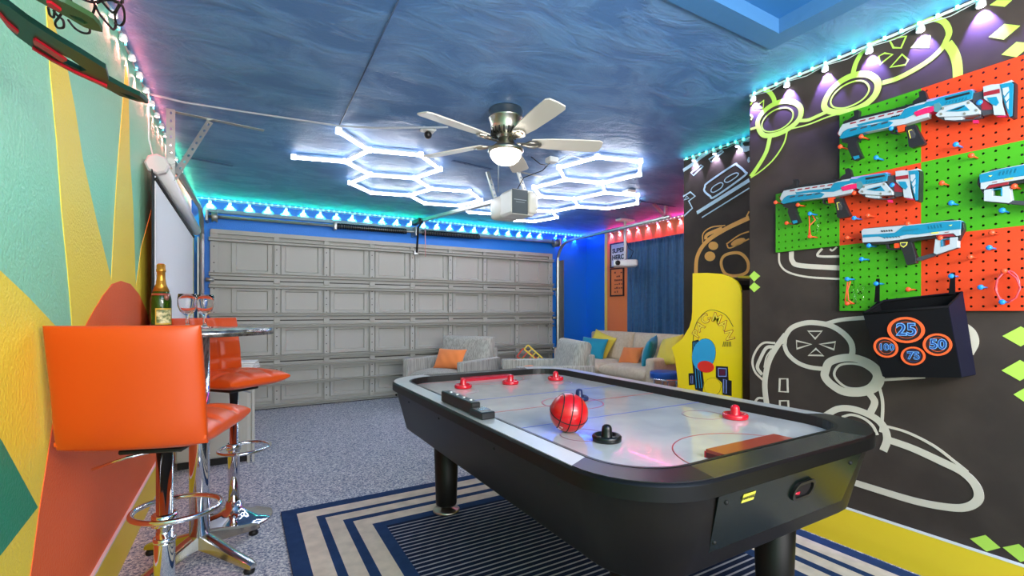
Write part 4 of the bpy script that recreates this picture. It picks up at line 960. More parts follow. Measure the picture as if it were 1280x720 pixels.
# round blue stool
bs = thing('round_stool', 'round blue vinyl stool with chrome ring beside the arcade cabinet', 'stool', (4.24, 3.8, 0))
MB().lathe([(.001,.50), (.155,.50), (.17,.495), (.172,.47), (.172,.44), (.165,.425), (.001,.425)], 32, c=(4.24,3.8,0)).build('seat', mat('blue_vinyl', '#1f5fc0', .3), bs, world=True)
MB().lathe([(.168,.428), (.176,.428), (.176,.410), (.168,.410)], 32, c=(4.24,3.8,0)).build('chrome_band', chrome, bs, world=True)
for a in range(4):
    x, y = math.cos(a*math.pi/2+.5), math.sin(a*math.pi/2+.5)
    MB().tube([(4.24+.12*x, 3.8+.12*y, .42), (4.24+.17*x, 3.8+.17*y, .0)], .011, 8).build('leg', chrome, bs, world=True)
MB().tube([(4.24+.15*math.cos(i*math.pi/12), 3.8+.15*math.sin(i*math.pi/12), .2) for i in range(24)], .008, 8, closed=True).build('foot_ring', chrome, bs, world=True)

# curtain
cu = thing('curtain', 'dark blue curtain hanging behind the beige sofa', 'curtain', (5.18, 4.5, .1))
vs = []; fs = []; N = 260; y0, y1 = 3.2, 5.42; ztop = 2.25
for i in range(N+1):
    y = y0+(y1-y0)*i/N
    for k, z in enumerate((.06, .6, 1.2, 1.8, 2.15, ztop)):
        am = .035*(1-.35*k/5); x = 5.2 - am*math.sin(y*34+1.3*math.sin(y*7)+.12*k)*(.55+.45*math.sin(y*5.3+1)) - .01*math.sin(y*83+k*.3)
        vs.append((x, y, z))
for i in range(N):
    for k in range(5): a = i*6+k; fs.append((a, a+6, a+7, a+1))
o = MB().add(vs, fs, True).build('drape', mat('curtain_blue', '#225680', .5, sheen=.3, vary=('#2a608c', 20)), cu, world=True)
md = o.modifiers.new('thick', 'SOLIDIFY'); md.thickness = .004
MB().cyl((5.21, 3.1, 2.245), (5.21, 5.5, 2.245), .01, n=10).build('rod', mat('rod_blue', '#3b4f9a', .4), cu, world=True)
for y in (3.12, 5.48): MB().box(5.2, 5.27, y-.01, y+.01, 2.235, 2.255).build('rod_bracket', steel, cu, world=True)

# ------------------------------------------------------------------ arcade cabinet
AX0, AX1 = 2.75, 3.28
ar = thing('arcade_cabinet', 'yellow arcade cabinet with drawn side art standing in the alcove', 'arcade cabinet', (3.0, 2.1, 0))
outl = crop(820, 320, 3.6, [(165,78),(230,76),(290,80),(330,92),(360,112),(375,135),(383,168),(385,400),(385,640)])
P_ = [U(u, v, X=AX0) for u, v in outl]
left = [U(u, v, X=AX0) for u, v in crop(820, 320, 3.6, [(98,600),(98,560),(85,460),(70,412),(118,372),(150,320),(160,285),(163,250)])]
P_ = P_ + [Vector((AX0, P_[-1].y, .0)), Vector((AX0, left[0].y, .0))] + left
arY = mat('arcade_yellow', '#f5d415', .3, coat=.3)
MB().plate([P_], (.018,0,0)).build('side_panel', arY, ar, world=True); MB().plate([[p+Vector((AX1-AX0-.018,0,0)) for p in P_]], (.018,0,0)).build('side_panel', arY, ar, world=True)
def inset(dy, a, b): pass
core = [(y*1.0, z) for y, z in [(p.y, p.z) for p in P_]]
cyc = sum(p[0] for p in core)/len(core)
inner_o = [Vector((AX0+.018, 2.09+(y-2.09)*.9, z*.985)) for y, z in core]
MB().plate([inner_o], (AX1-AX0-.036,0,0)).build('body', mat('arcade_body', '#2a1812', .35), ar, world=True)
MB().box(AX0+.01, AX1-.01, 1.765, 1.86, .02, 1.33).build('back_board', mat('arcade_back', '#43291a', .4), ar, world=True)
MB().box(AX0+.02, AX1-.02, 2.195, 2.21, 1.24, 1.43).build('marquee', mat('marquee_purple', '#57417a', .3), ar, world=True)
MB().box(AX0+.03, AX1-.03, 2.17, 2.185, .95, 1.22).build('screen', mat('arcade_screen', '#08080a', .08), ar, world=True)
cp = MB().box(AX0+.02, AX1-.02, 2.18, 2.37, .915, .93).build('control_panel', black, ar, world=True)
MB().cyl((3.0,2.29,.93), (3.0,2.29,1.0), .006, n=8).build('joystick', redp, cp, world=True)
J_ = (855,385,6.0)
blk = mat('art_black', '#1b1b22', .4); abl = mat('art_blue', '#2f9ccf', .4); ard = mat('art_red', '#e02f22', .4); avi = mat('art_violet', '#7f8fcf', .4)
def afill(pts, m, d=.0015): MB().plate([[U(u, v, X=AX0) for u, v in crop(*J_, pts)]], (-d,0,0)).build('side_art', m, ar, world=True)
def aline(pts, w, m, cl=False, sm=False): MB().stroke([U(u, v, X=AX0) for u, v in crop(*J_, pts)], w, (-1,0,0), .002, cl, smooth=sm).build('side_art_line', m, ar, world=True)
afill([(35,490),(75,488),(80,575),(38,580)], blk); afill([(240,435),(330,440),(335,540),(358,545),(358,660),(290,650),(285,560),(240,520)], blk)
afill([(62,250),(110,235),(150,560),(140,630),(85,610),(62,400)], blk)
for a, b in ((72,95),(84,118),(97,135)): aline([(a,255),(b,600)], .004, abl)
aline([(258,452),(318,455),(318,512),(260,512)], .008, avi, True); aline([(298,535),(318,540),(318,640),(298,635)], .007, avi, True); aline([(52,510),(66,508),(66,565),(54,565)], .005, avi, True)
afill([(268,462),(308,464),(308,504),(269,504)], mat('art_maroon', '#5c1f3a', .4), .0022)
afill(disc(150,350,86,122,12), abl, .003); afill(disc(165,440,62,44,10), ard, .004); afill(disc(215,590,62,66), mat('art_yellow', '#f4d020', .4), .003); aline(disc(150,350,86,122,12), .003, blk, True); aline(disc(215,590,62,66), .003, blk, True)
aline([(70,260),(75,180),(100,100),(150,40),(200,15),(260,25),(320,60),(370,140)], .003, blk, sm=True)
letters = [('P',95,195,62),('A',122,140,40),('C',158,85,22),('-',190,68,8),('M',245,80,-22),('A',297,125,-40),('N',338,205,-75)]
for ch, x, y, a in letters:
    (u, v_), = crop(*J_, [(x, y)]); q = U(u, v_, X=AX0-.002)
    ax = Vector((0, -math.cos(R(a)), math.sin(R(a)))); up = Vector((0, math.sin(R(a)), math.cos(R(a))))
    text_mesh(ch, .088, frame3(q, ax, up), mat('art_letter_line', '#a63a1c', .4), 'side_lettering', ar, .0006, bold=.0035)
    text_mesh(ch, .084, frame3(q+Vector((-.0012,0,0)), ax, up), mat('art_letter_fill', '#f2dc40', .4), 'side_lettering', ar, .0006, bold=.0005)
for k in range(6): aline([(300+k*10,252),(292+k*12,290)], .003, blk)

# ------------------------------------------------------------------ pegboards
YT = [1.572, 1.240, .907, .573]; ZT = [1.2, 1.535, 1.87, 2.205]
pgG = mat('pegboard_green', '#3f9c0c', .5); pgO = mat('pegboard_orange', '#d63e14', .5)
tiles = {}
names = {(0,1): 'green pegboard tile alone at the left end of the pegboards', (1,0): 'green pegboard tile in the bottom row, behind the target bag', (1,1): 'orange pegboard tile under the stock of the lower long blaster',
 (1,2): 'green pegboard tile in the top row, behind the top blaster grips', (2,0): 'orange pegboard tile at the bottom right, with red goggles', (2,1): 'green pegboard tile at the right edge of the middle row', (2,2): 'orange pegboard tile in the top row, behind the top blaster stock'}
def tile(c, r, m):
    ya, yb, z0, z1 = YT[c], YT[c+1], ZT[r], ZT[r+1]; th = .006; xw = XR-.022
    t = thing('pegboard', names[(c, r)], 'pegboard', (xw, (ya+yb)/2, z0), group='coloured pegboard tiles')
    g = 9; n = 8; vs = []; fs = []; cw = (ya-yb)/g; chh = (z1-z0)/g; rr = .0052
    for side in (0, 1):
        x = xw + (th if side else 0)
        for i in range(g+1):
            for j in range(g+1): vs.append((x, ya-cw*i, z0+chh*j))
        for i in range(g):
            for j in range(g):
                for k in range(n):
                    a = 2*math.pi*(k+.5)/n; vs.append((x, ya-cw*(i+.5)-rr*math.cos(a), z0+chh*(j+.5)+rr*math.sin(a)))
    S = (g+1)**2 + g*g*n
    for side in (0, 1):
        o = side*S
        for i in range(g):
            for j in range(g):
                a = o+i*(g+1)+j; b_ = a+1; c_ = a+g+2; d_ = a+g+1; h = o+(g+1)**2+(i*g+j)*n; H = [h+k for k in range(n)]
                # H angles: .5/8.. corners: d(+y dir => -ya) ; order: right(d,c) up(c,b) left(b,a) down(a,d)
                q = [(c_, H[0], H[7], d_), (c_, H[1], H[0]), (c_, b_, H[2], H[1]), (b_, H[3], H[2]), (b_, a, H[4], H[3]), (a, H[5], H[4]), (a, d_, H[6], H[5]), (d_, H[7], H[6])]
                fs += q
                if side == 0:
                    for k in range(n): fs.append((H[k], H[(k+1) % n], H[(k+1) % n]+S, H[k]+S))
    bd = [i*(g+1) for i in range(g+1)] + [g*(g+1)+j for j in range(1, g+1)] + [i*(g+1)+g for i in range(g-1, -1, -1)] + [j for j in range(g-1, 0, -1)]
    for k in range(len(bd)): a, b_ = bd[k], bd[(k+1) % len(bd)]; fs.append((a, b_, b_+S, a+S))
    MB().add(vs, fs).build('board', m, t, world=True)
    for yy in (ya-.03, yb+.03):
        MB().box(xw+th, XR, yy-.01, yy+.01, z0+.02, z1-.02).build('standoff_batten', dark, t, world=True)
    tiles[(c, r)] = t
for c, r, m in ((0,1,pgG),(1,0,pgG),(1,1,pgO),(1,2,pgG),(2,0,pgO),(2,1,pgG),(2,2,pgO)): tile(c, r, m)
pegO = mat('peg_orange', '#f0502a', .3); pegB = mat('peg_blue', '#1f86d8', .3)
K1 = (960,80,4.0); K2 = (960,230,4.0); XP = 2.585
pegs = [(K1,c,x,y) for c, x, y in ((0,360,413),(0,465,362),(1,540,468),(1,938,402),(0,1015,457),(0,868,595),(1,915,695),(0,37,692),(0,148,704),(0,430,645),(1,1057,192),(1,620,605),(0,1230,612),(1,615,322))] + \
       [(K2,c,x,y) for c, x, y in ((1,208,148),(0,208,262),(0,92,195),(1,430,170),(0,498,157),(0,395,268),(0,697,198),(1,503,308),(1,467,375),(0,860,270),(1,1170,132),(0,1118,243),(1,1105,318),(0,1010,365),(1,915,460),(1,1062,516),(1,395,475),(0,395,597),(1,540,498),(0,700,527),(1,1170,590),(0,1180,435))]
pegpos = []
for K, col, x, y in pegs:
    (u, v_), = crop(*K, [(x, y)]); q = U(u, v_, X=XP)
    c = min(range(3), key=lambda c: abs(q.y-(YT[c]+YT[c+1])/2)); r = min(range(3), key=lambda r: abs(q.z-(ZT[r]+ZT[r+1])/2))
    if (c, r) not in tiles: c = 1
    par = tiles[(c, r)]; m = pegB if col else pegO
    b_ = MB(); b_.cyl((XR-.018, q.y, q.z), (XP, q.y, q.z), .0038, n=8); b_.sphere(q, .0105, 12, sx=.8); b_.build('peg', m, par, world=True); pegpos.append(q)

# ------------------------------------------------------------------ toy foam-dart blasters
XB = 2.60
bw = mat('blaster_white', '#aab1b8', .45); btl = mat('blaster_teal', '#127c9e', .4); bk = mat('blaster_black', '#202024', .4); bg = mat('blaster_grey', '#3b3b42', .4)
bo = mat('blaster_orange', '#f0481e', .35); bmg = mat('blaster_magenta', '#d6205e', .35); bmr = mat('blaster_maroon', '#8c1f2c', .4); byl = mat('blaster_yellow', '#e0d65a', .4)
L1 = (1040,90,6.0); R1 = (1150,90,6.0); M1 = (1075,265,9.143)
DET = {'shell_slot','shroud_slot','vent','rib','bolt_slot','frame_window','bolt_head','stock_window','stock_band','butt_inlay','grip_inlay','grip_trim','grip_cap','dart_window','stripe_groove','lower_vent','badge','grip_badge','grip_badge_core','stock_lining'}
def bpart(t, name, K, pts, m, half, dy=0, dz=0):
    P = [U(u, v, X=XB)+Vector((-half,dy,dz)) for u, v in crop(*K, pts)]
    small_ = min(max(p.y for p in P)-min(p.y for p in P), max(p.z for p in P)-min(p.z for p in P)) < .028 or name in DET
    if name in DET: P = [p+Vector((-.0015,0,0)) for p in P]
    o = MB().plate([P], (2*half,0,0)).build(name, m, t, world=True)
    if small_: return o
    md = o.modifiers.new('bevel', 'BEVEL'); md.width = .0014; md.segments = 2; md.limit_method = 'ANGLE'; md.angle_limit = R(25)
    return o
def big_blaster(lab, dy=0, dz=0, rear=True):
    o = U(1160,150,X=XB)+Vector((0,dy,dz)); t = thing('foam_dart_blaster', lab, 'toy blaster', o, group='toy foam dart blasters')
    B = lambda n, K, p, m, h: bpart(t, n, K, p, m, h, dy, dz)
    B('sight_rail', L1, [(88,376),(140,355),(215,338),(460,280),(610,238),(655,228),(655,248),(610,262),(460,302),(210,362),(92,396)], bk, .009)
    x = [(100+i*26, 374-i*5.9) for i in range(20)]
    for i in range(0, 20): B('rail_tooth', L1, [(x[i][0],x[i][1]+6-i*.2),(x[i][0],x[i][1]-8-i*.2),(x[i][0]+13,x[i][1]-11-i*.2),(x[i][0]+13,x[i][1]+3-i*.2)], bk, .008)
    B('front_sight', L1, [(130,388),(138,352),(172,330),(168,295),(205,286),(214,300),(208,345),(218,360),(160,374)], bk, .011)
    if rear: B('rear_sight', L1, [(608,248),(616,222),(640,205),(662,190),(656,152),(690,140),(706,150),(722,200),(735,225),(700,238)], bk, .011)
    B('barrel_shell', L1, [(58,470),(72,430),(92,398),(220,360),(560,280),(600,262),(735,228),(735,345),(640,372),(560,396),(480,412),(430,425),(260,458),(92,505)], bw, .019)
    for i in range(6):
        a = 150+i*70; B('shell_slot', L1, [(a,398-i*17),(a+45,387-i*17),(a+48,377-i*17),(a+6,387-i*17)], bmr, .0197)
    B('lower_shroud', L1, [(70,500),(100,455),(135,432),(235,410),(330,398),(430,372),(475,384),(440,418),(260,458),(92,507)], btl, .022)
    B('upper_shroud', L1, [(200,400),(330,368),(450,345),(530,330),(560,285),(600,270),(735,240),(735,262),(660,290),(620,330),(560,356),(470,366),(330,388),(215,412)], btl, .021)
    for i in range(4): B('shroud_slot', L1, [(150+i*78,452-i*17),(200+i*78,438-i*17),(205+i*78,428-i*17),(160+i*78,440-i*17)], bg, .0226)
    for i in range(4): B('vent', L1, [(458+i*17,352-i*4),(468+i*17,350-i*4),(474+i*17,338-i*4),(464+i*17,340-i*4)], bk, .0215)
    B('dart_window', L1, [(630,325),(660,305),(735,280),(735,305),(660,330)], bmg, .0225)
    B('muzzle_tip', L1, [(50,462),(62,444),(78,448),(78,478),(60,484)], bo, .013)
    fg = B('fore_grip', L1, [(82,500),(130,494),(205,488),(226,500),(190,528),(205,575),(237,640),(184,668),(166,664),(146,620),(124,572),(130,540),(84,530)], bk, .013)
    B('grip_cap', L1, [(168,638),(212,628),(218,648),(180,662)], btl, .0137)
    B('trigger_guard', L1, [(440,430),(500,410),(500,425),(455,440),(458,456),(505,462),(508,472),(446,464)], bk, .009)
    B('trigger', L1, [(495,412),(550,400),(553,445),(502,456)], bo, .012)
    B('pistol_grip', L1, [(556,414),(632,396),(652,440),(680,490),(708,536),(690,550),(604,574),(584,560),(576,490)], bk, .014)
    B('grip_inlay', L1, [(582,440),(622,432),(640,470),(632,498),(600,505)], bg, .0148); B('grip_trim', L1, [(583,444),(610,436),(634,474),(612,440),(590,448),(604,500),(598,504)], byl, .0152)
    # rear half
    B('rear_shell', R1, [(-30,348),(40,320),(120,300),(190,270),(400,210),(410,148),(200,205),(60,226),(-30,250)], bw, .018)
    B('receiver', R1, [(40,262),(60,232),(120,222),(165,200),(390,142),(412,152),(402,208),(300,238),(180,264),(165,290),(120,262)], btl, .022)
    B('dart_window', R1, [(-30,310),(40,282),(120,262),(122,300),(-10,340)], bmg, .0205)
    B('receiver_block', R1, [(116,250),(160,236),(180,262),(176,290),(150,312),(120,304)], mat('blaster_olive', '#4f7f86', .4), .0225)
    B('bolt_slot', R1, [(205,205),(385,160),(392,172),(210,222)], bk, .0228); B('top_trim', R1, [(60,215),(400,135),(420,142),(200,200),(60,232)], mat('blaster_lilac', '#9a8fc8', .35), .015)
    for i in range(7): B('rib', R1, [(212+i*24,246-i*5),(222+i*24,244-i*5),(232+i*24,226-i*5),(222+i*24,228-i*5)], mat('blaster_teal_dark', '#12708c', .4), .0228)
    B('slide_frame', R1, [(132,330),(160,300),(200,272),(380,222),(402,236),(466,296),(462,322),(400,332),(320,340),(190,345),(150,346)], bw, .024)
    B('frame_window', R1, [(212,304),(350,256),(392,298),(300,306)], btl, .0247); B('frame_window', R1, [(236,300),(352,264),(352,270),(300,294)], bk, .0249)
    for xx, yy in ((176,324),(190,282),(382,240),(440,296),(352,322)): B('bolt_head', R1, disc(xx, yy, 10, 10, n=8), mat('blaster_khaki', '#7a7a70', .4), .0250)
    B('magazine', R1, [(190,332),(326,330),(328,364),(270,368),(196,366)], bw, .017); B('lower_frame', R1, [(140,345),(300,362),(400,358),(470,326),(462,344),(400,366),(290,376),(190,368)], bg, .014)
    B('stock_joint', R1, [(400,165),(488,146),(492,205),(555,262),(555,318),(478,334),(466,290),(402,232)], bg, .013); B('stock_core', R1, [(466,212),(490,210),(552,262),(552,288),(470,290)], bmr, .0145)
    B('stock_shell', R1, [(484,118),(545,102),(620,96),(700,68),(716,88),(628,112),(628,240),(652,332),(566,330),(556,256),(490,208)], bw, .019)
    B('stock_window', R1, [(516,202),(586,194),(606,238),(586,262),(546,246)], btl, .0197)
    B('stock_band', R1, [(490,162),(610,134),(612,166),(492,190)], bmr, .0197)
    B('butt_plate', R1, [(612,102),(700,86),(716,100),(712,200),(706,338),(682,346),(650,262),(628,170)], btl, .021)
    for q in ([(634,132),(678,122),(682,148),(648,190),(638,176)], [(648,206),(682,164),(682,205),(660,232)], [(660,246),(680,222),(678,290),(670,280)]): B('butt_inlay', R1, q, bw, .0217)
    B('butt_pad', R1, [(702,84),(722,84),(724,140),(718,345),(692,354),(684,344),(706,338),(714,120)], bk, .020)
    B('stock_tab', R1, [(578,340),(650,318),(668,342)], bmg, .012); B('release_tab', R1, [(400,365),(436,362),(438,385),(404,388)], bmg, .008)
    return t
big_blaster('long white and teal foam dart blaster, topmost on the pegboards')
q1, q2 = U(1050,168,X=XB), U(976.5,252.5,X=XB); q3, q4 = U(1269,106,X=XB), U(1152.5,211,X=XB)
dA, dB_ = q2-q1, q4-q3
big_blaster('long white and teal foam dart blaster on the middle row of pegboards, with one rear sight missing' if False else 'long white and teal foam dart blaster below and left of the topmost one', (dA.y+dB_.y)/2, (dA.z+dB_.z)/2)
def small_blaster(lab, fn=lambda p: p):
    o = fn(U(1140,300,X=XB)); t = thing('foam_dart_blaster', lab, 'toy blaster', o, group='toy foam dart blasters')
    def B(n, p, m, h):
        P = [fn(U(u, v, X=XB))+Vector((-h-(.0015 if n in DET else 0),0,0)) for u, v in crop(*M1, p)]
        ob = MB().plate([P], (2*h,0,0)).build(n, m, t, world=True)
        if n in DET: return
        md = ob.modifiers.new('bevel', 'BEVEL'); md.width = .0014; md.segments = 2; md.limit_method = 'ANGLE'; md.angle_limit = R(25)
    B('lower_frame', [(50,345),(470,325),(880,278),(1130,262),(1130,290),(880,302),(650,332),(606,350),(560,340),(470,350),(320,372),(60,376)], bk, .014)
    B('barrel_shell', [(36,220),(60,196),(500,158),(780,132),(960,110),(1160,98),(1176,118),(1166,205),(1166,268),(1122,280),(1082,248),(880,268),(600,300),(470,322),(300,342),(50,352)], bw, .019)
    B('teal_stripe', [(55,264),(240,254),(420,240),(520,166),(780,140),(960,116),(1176,106),(1172,200),(960,222),(680,262),(560,262),(440,290),(300,302),(240,284),(55,296)], btl, .021)
    B('stripe_groove', [(500,216),(560,205),(690,190),(700,204),(560,222)], mat('blaster_teal_dark', '#12708c', .4), .0217)
    for i in range(5): B('rib', [(800+i*36,160-i*4),(812+i*36,158-i*4),(826+i*36,196-i*4),(814+i*36,198-i*4)], mat('blaster_teal_dark', '#12708c', .4), .0217)
    for i in range(5): B('vent', [(262+i*28,216-i*2),(276+i*28,214-i*2),(286+i*28,232-i*2),(272+i*28,234-i*2)], bk, .0197)
    for i in range(6): B('lower_vent', [(290+i*34,292-i*3),(296+i*34,291-i*3),(312+i*34,308-i*3),(306+i*34,309-i*3)], bk, .0197)
    B('badge', [(838,240),(920,232),(920,246),(838,254)], byl, .0197); B('badge', [(990,236),(1040,230),(1040,236),(990,243)], bmr, .0197); B('badge', [(1036,156),(1078,150),(1060,166)], byl, .0217)
    B('top_rail', [(778,128),(960,100),(1060,82),(1090,92),(1092,104),(960,114),(780,140)], bk, .010); B('top_rail', [(50,196),(110,184),(520,148),(522,162),(120,194),(56,206)], bk, .010)
    B('trigger_guard', [(300,372),(330,365),(340,410),(390,420),(470,412),(472,428),(380,436),(316,422)], bk, .009); B('trigger', [(400,362),(466,356),(468,410),(402,414)], bo, .011)
    B('pistol_grip', [(470,345),(590,325),(604,352),(655,515),(655,588),(546,610),(506,470),(476,410)], bk, .014); B('grip_badge', [(474,352),(560,346),(552,380),(514,410),(482,388)], byl, .0147); B('grip_badge_core', [(484,360),(550,354),(544,376),(514,398),(490,382)], bg, .0152)
    B('stock_bar', [(650,560),(655,524),(868,462),(1130,385),(1132,412),(890,494),(700,558)], bg, .009)
    B('stock_block', [(876,312),(950,304),(950,402),(1040,372),(1040,296),(1132,288),(1132,408),(890,488),(856,472)], bw, .016); B('stock_lining', [(944,316),(1044,304),(1044,312),(958,322),(958,392),(944,402)], btl, .0165)
    B('rear_cap', [(1176,112),(1198,130),(1206,200),(1164,280),(1140,330),(1132,300),(1164,266),(1168,200)], bk, .014); B('red_bar', [(884,268),(1080,252),(1110,280),(886,296)], bmr, .015)
    return t
small_blaster('short white and teal foam dart blaster in the lower rows of the pegboards')
h0 = U(1184,304,X=XB); h1 = U(1248,242,X=XB)
small_blaster('white and teal foam dart blaster cut off by the right edge of the view', lambda p: Vector((p.x, h1.y-(p.y-h0.y), h1.z+(p.z-h0.z)*1.0)))

# goggles on the pegs
tO = mat('temple_orange', '#e8502a', .35); gcl = mat('goggle_lens', '#ffffff', .03, trans=1, ior=1.3)
def goggles(lab, K, temples, lenspts, m, lm):
    a = [U(u, v, X=XP+.03) for u, v in crop(*K, temples[0])]; t = thing('safety_goggles', lab, 'goggles', a[0], group='toy safety goggles')
    for tp in temples: MB().tube([U(u, v, X=XP+.03) for u, v in crop(*K, tp)], .003, 6).build('temple', m, t, world=True)
    for lp_ in lenspts: MB().tube([U(u, v, X=XP+.045) for u, v in crop(*K, lp_)], .0028, 6, closed=len(lp_) > 6).build('lens_rim', lm, t, world=True)
goggles('clear goggles with orange temples on the lone left green pegboard', K2, [[(205,160),(208,205),(204,258)], [(222,158),(236,180),(206,210),(212,255)]], [[(238,158),(250,175),(254,205),(248,235),(240,255)], [(230,160),(246,180),(249,206),(243,232)]], tO, gcl)
goggles('clear goggles with orange temples beside the target bag', K2, [[(398,490),(392,540),(385,590)], [(412,486),(398,530),(402,580),(428,600)]], [disc(462,528,15,22,10,12), disc(458,570,20,26,10,12), [(428,480),(432,560),(438,600)]], tO, gcl)
goggles('red tinted goggles hanging at the right edge of the orange pegboard', K2, [[(1180,440),(1145,480),(1138,530),(1160,580),(1180,592)], [(1190,432),(1240,470),(1262,520),(1240,570),(1195,590)]], [disc(1200,512,58,78,5,16)], mat('temple_pink', '#f0505c', .3, trans=.2), mat('pink_rim', '#f06a70', .2, trans=.3))

# ------------------------------------------------------------------ target bag
bag = thing('target_bag', 'black fabric target bag with four orange score rings hung below the pegboards', 'target bag', U(1150,472,X=2.55))
fab = mat('black_fabric', '#0c0b0e', .85, spec=.2); fab2 = mat('navy_fabric', '#141326', .8, spec=.2)
Kb = (1040,360,5.142); XBg = 2.50
f4 = [U(u, v, X=XBg) for u, v in crop(*Kb, [(203,165),(745,120),(830,572),(330,568)])]
bk4 = [Vector((XR-.03, p.y+o_, z)) for (p, o_, z) in ((f4[0], -.0, f4[0].z+.06), (f4[1], -.0, f4[1].z+.06), (f4[2], 0, f4[2].z), (f4[3], 0, f4[3].z))]
q = lambda a, b: (f4[a], f4[b], bk4[b], bk4[a])
MB().plate([f4], (.004,0,0)).build('front_panel', fab, bag, world=True); MB().plate([bk4], (.004,0,0)).build('back_panel', fab, bag, world=True)
for a, b, n, mm in ((1,2,'side_panel',fab2), (2,3,'bottom_panel',fab), (3,0,'side_panel',fab)):
    A_, B_, C_, D_ = q(a, b); nn = (B_-A_).cross(D_-A_).normalized(); MB().plate([[A_, B_, C_, D_]], nn*.003).build(n, mm, bag, world=True)
MB().tube([f4[0], bk4[0]+Vector((0,-.02,0)), bk4[1], f4[1], f4[0]], .006, 6).build('rim', fab, bag, world=True)
for (x, y) in ((288,92), (770,42)):
    (u, v_), = crop(*Kb, [(x, y)]); p0 = U(u, v_, X=2.62); (u2, v2), = crop(*Kb, [(x+6, -60 if x < 400 else -100)]); p1 = U(u2, v2, X=2.60)
    MB().plate([[p0+Vector((0,.011,0)), p0+Vector((0,-.011,0)), p1+Vector((0,-.007,0)), p1+Vector((0,.007,0))]], (.003,0,0)).build('strap', fab, bag, world=True)
ringm = mat('score_ring_orange', '#f0602c', .5); discm = mat('score_disc', '#2a1618', .6); numm = mat('score_number_blue', '#6fa8e8', .5); numd = mat('score_number_dark', '#1a3f80', .5)
for x, y, rx, ry, ang, s, sz in ((478,270,120,84,3,'25',.072), (348,382,80,64,18,'100',.04), (680,364,94,72,3,'50',.056), (523,437,79,60,4,'75',.044)):
    out = [U(u, v, X=XBg-.001) for u, v in crop(*Kb, disc(x, y, rx, ry, ang, 36))]; inn = [U(u, v, X=XBg-.001) for u, v in crop(*Kb, disc(x, y, rx*.82, ry*.82, ang, 36))]
    r_ = MB().plate([out, inn], (-.005,0,0)).build('score_ring', ringm, bag, world=True); MB().plate([inn], (-.002,0,0)).build('score_disc', discm, r_, world=True)
    (u, v_), = crop(*Kb, [(x, y)]); c_ = U(u, v_, X=XBg-.0045)
    MB().stroke([U(u, v, X=XBg-.0035) for u, v in crop(*Kb, disc(x, y, rx*.58, ry*.62, ang, 28))], .0015, (-1,0,0), .0008, True, smooth=False).build('score_circle', ringm if s != '75' else numd, r_, world=True)
    Tt = frame3(c_, (0,-1,.03), (0,.03,1))
    text_mesh(s, sz, Tt, numm, 'score_number', bag, .0005, bold=sz*.045); text_mesh(s, sz, frame3(c_+Vector((-.0009,0,0)), (0,-1,.03), (0,.03,1)), numd, 'score_number_fill', bag, .0003)

# ------------------------------------------------------------------ slotted hoop frame hanging upper left
hp = thing('basketball_hoop', 'dark green slotted hoop frame with cord net at the upper left', 'hoop', (-.35, 1.3, 1.74))
K0 = (0,0,5.143); hg = mat('hoop_green', '#0f3324', .3); ho = mat('hoop_olive', '#3c4a26', .35); hr = mat('hoop_red', '#c0162a', .35)
def hpl(name, pts, m, z, th, holes=()): 
    L = [[U(u, v, Z=z) for u, v in crop(*K0, pts)]] + [[U(u, v, Z=z) for u, v in crop(*K0, h)] for h in holes]
    return MB().plate(L, (0,0,th)).build(name, m, hp, world=True)
hpl('frame_blade', [(-120,-80),(0,15),(60,45),(180,135),(350,245),(520,345),(680,445),(700,518),(800,572),(900,618),(955,667),(880,652),(770,617),(690,573),(600,528),(480,468),(330,388),(210,308),(100,228),(40,165),(0,108),(-120,0)], hg, 1.75, .012, [[(322,318),(450,376),(558,452),(520,458),(400,398)], [(765,592),(850,618),(896,642),(840,634)]])
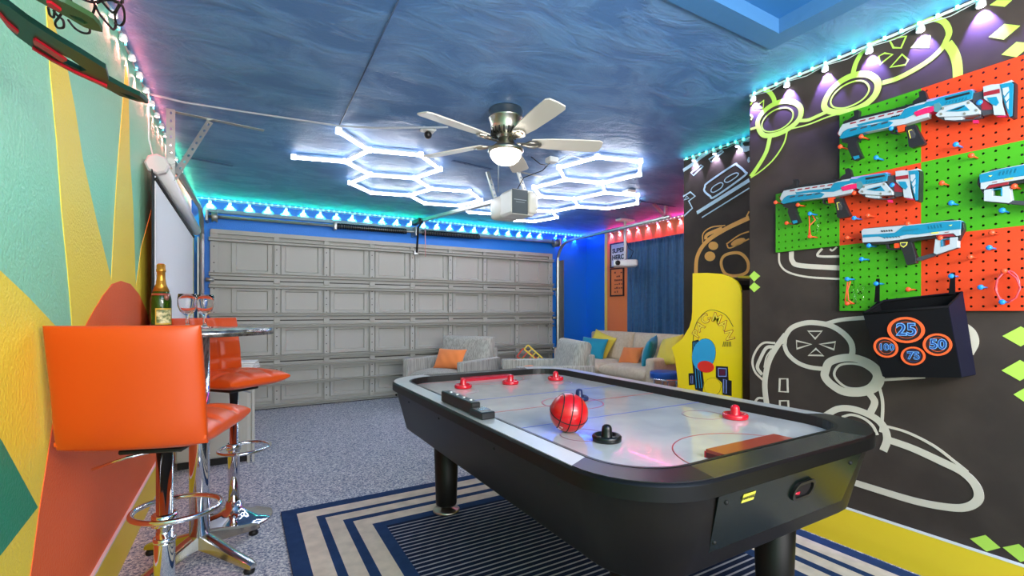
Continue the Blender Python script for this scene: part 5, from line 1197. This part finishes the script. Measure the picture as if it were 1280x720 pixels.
hpl('frame_edge', [(0,92),(50,150),(120,210),(110,222),(50,178),(0,112)], hr, 1.745, .006); hpl('frame_edge', [(212,262),(228,258),(330,325),(430,392),(400,402),(300,335),(220,288)], hr, 1.745, .006)
hpl('frame_edge', [(210,312),(330,386),(480,466),(690,556),(690,570),(480,476),(330,396),(205,318)], hr, 1.745, .005)
hpl('frame_blade', [(180,-40),(300,-30),(420,20),(530,80),(600,120),(640,165),(660,208),(600,195),(540,175),(430,110),(330,55),(230,0)], mat('hoop_green_light', '#35502c', .35), 1.75, .01, [[(440,92),(520,115),(568,150),(540,155),(480,125)]])
hpl('frame_edge', [(298,18),(330,22),(395,70),(380,78),(310,42)], hr, 1.745, .006)
hpl('mount_block', [(0,-40),(60,-40),(60,45),(30,20),(0,5)], mat('mount_dark', '#28324a', .4), 1.76, .03)
cordm = mat('net_cord', '#2a0f14', .7)
for pts in ([(310,50),(320,95),(345,110),(350,60)], [(345,70),(370,100),(405,130),(408,175),(370,178),(355,145),(380,110),(400,80)], [(440,130),(480,180),(530,210),(575,210),(575,160)], [(570,-20),(610,30),(590,100),(560,110)], [(610,30),(640,90),(690,150),(730,190),(745,150),(740,90),(790,0)],
            [(620,20),(680,0),(760,12),(795,60),(800,130),(775,165),(740,150)], [(520,-10),(600,15),(680,-10)], [(640,-10),(700,60),(735,80),(770,20)], [(450,-20),(460,20),(475,60)], [(700,-20),(745,15),(790,15)]):
    Q = [U(u, v, Z=1.78+.01*math.sin(i*1.7)) for i, (u, v) in enumerate(crop(*K0, pts))]; C_ = []
    for i in range(len(Q)-1):
        p0, p1, p2, p3 = Q[max(i-1,0)], Q[i], Q[i+1], Q[min(i+2,len(Q)-1)]
        for k in range(5): t_ = k/5; C_.append(.5*((2*p1)+(p2-p0)*t_+(2*p0-5*p1+4*p2-p3)*t_*t_+(3*p1-p0-3*p2+p3)*t_**3))
    MB().tube(C_+[Q[-1]], .0022, 6).build('net_cord', cordm, hp, world=True)
MB().tube([(-.36,1.1,1.76), (-.42,1.1,1.9), (-.45,1.1,2.51)], .01, 8).build('hanging_rod', black, hp, world=True)
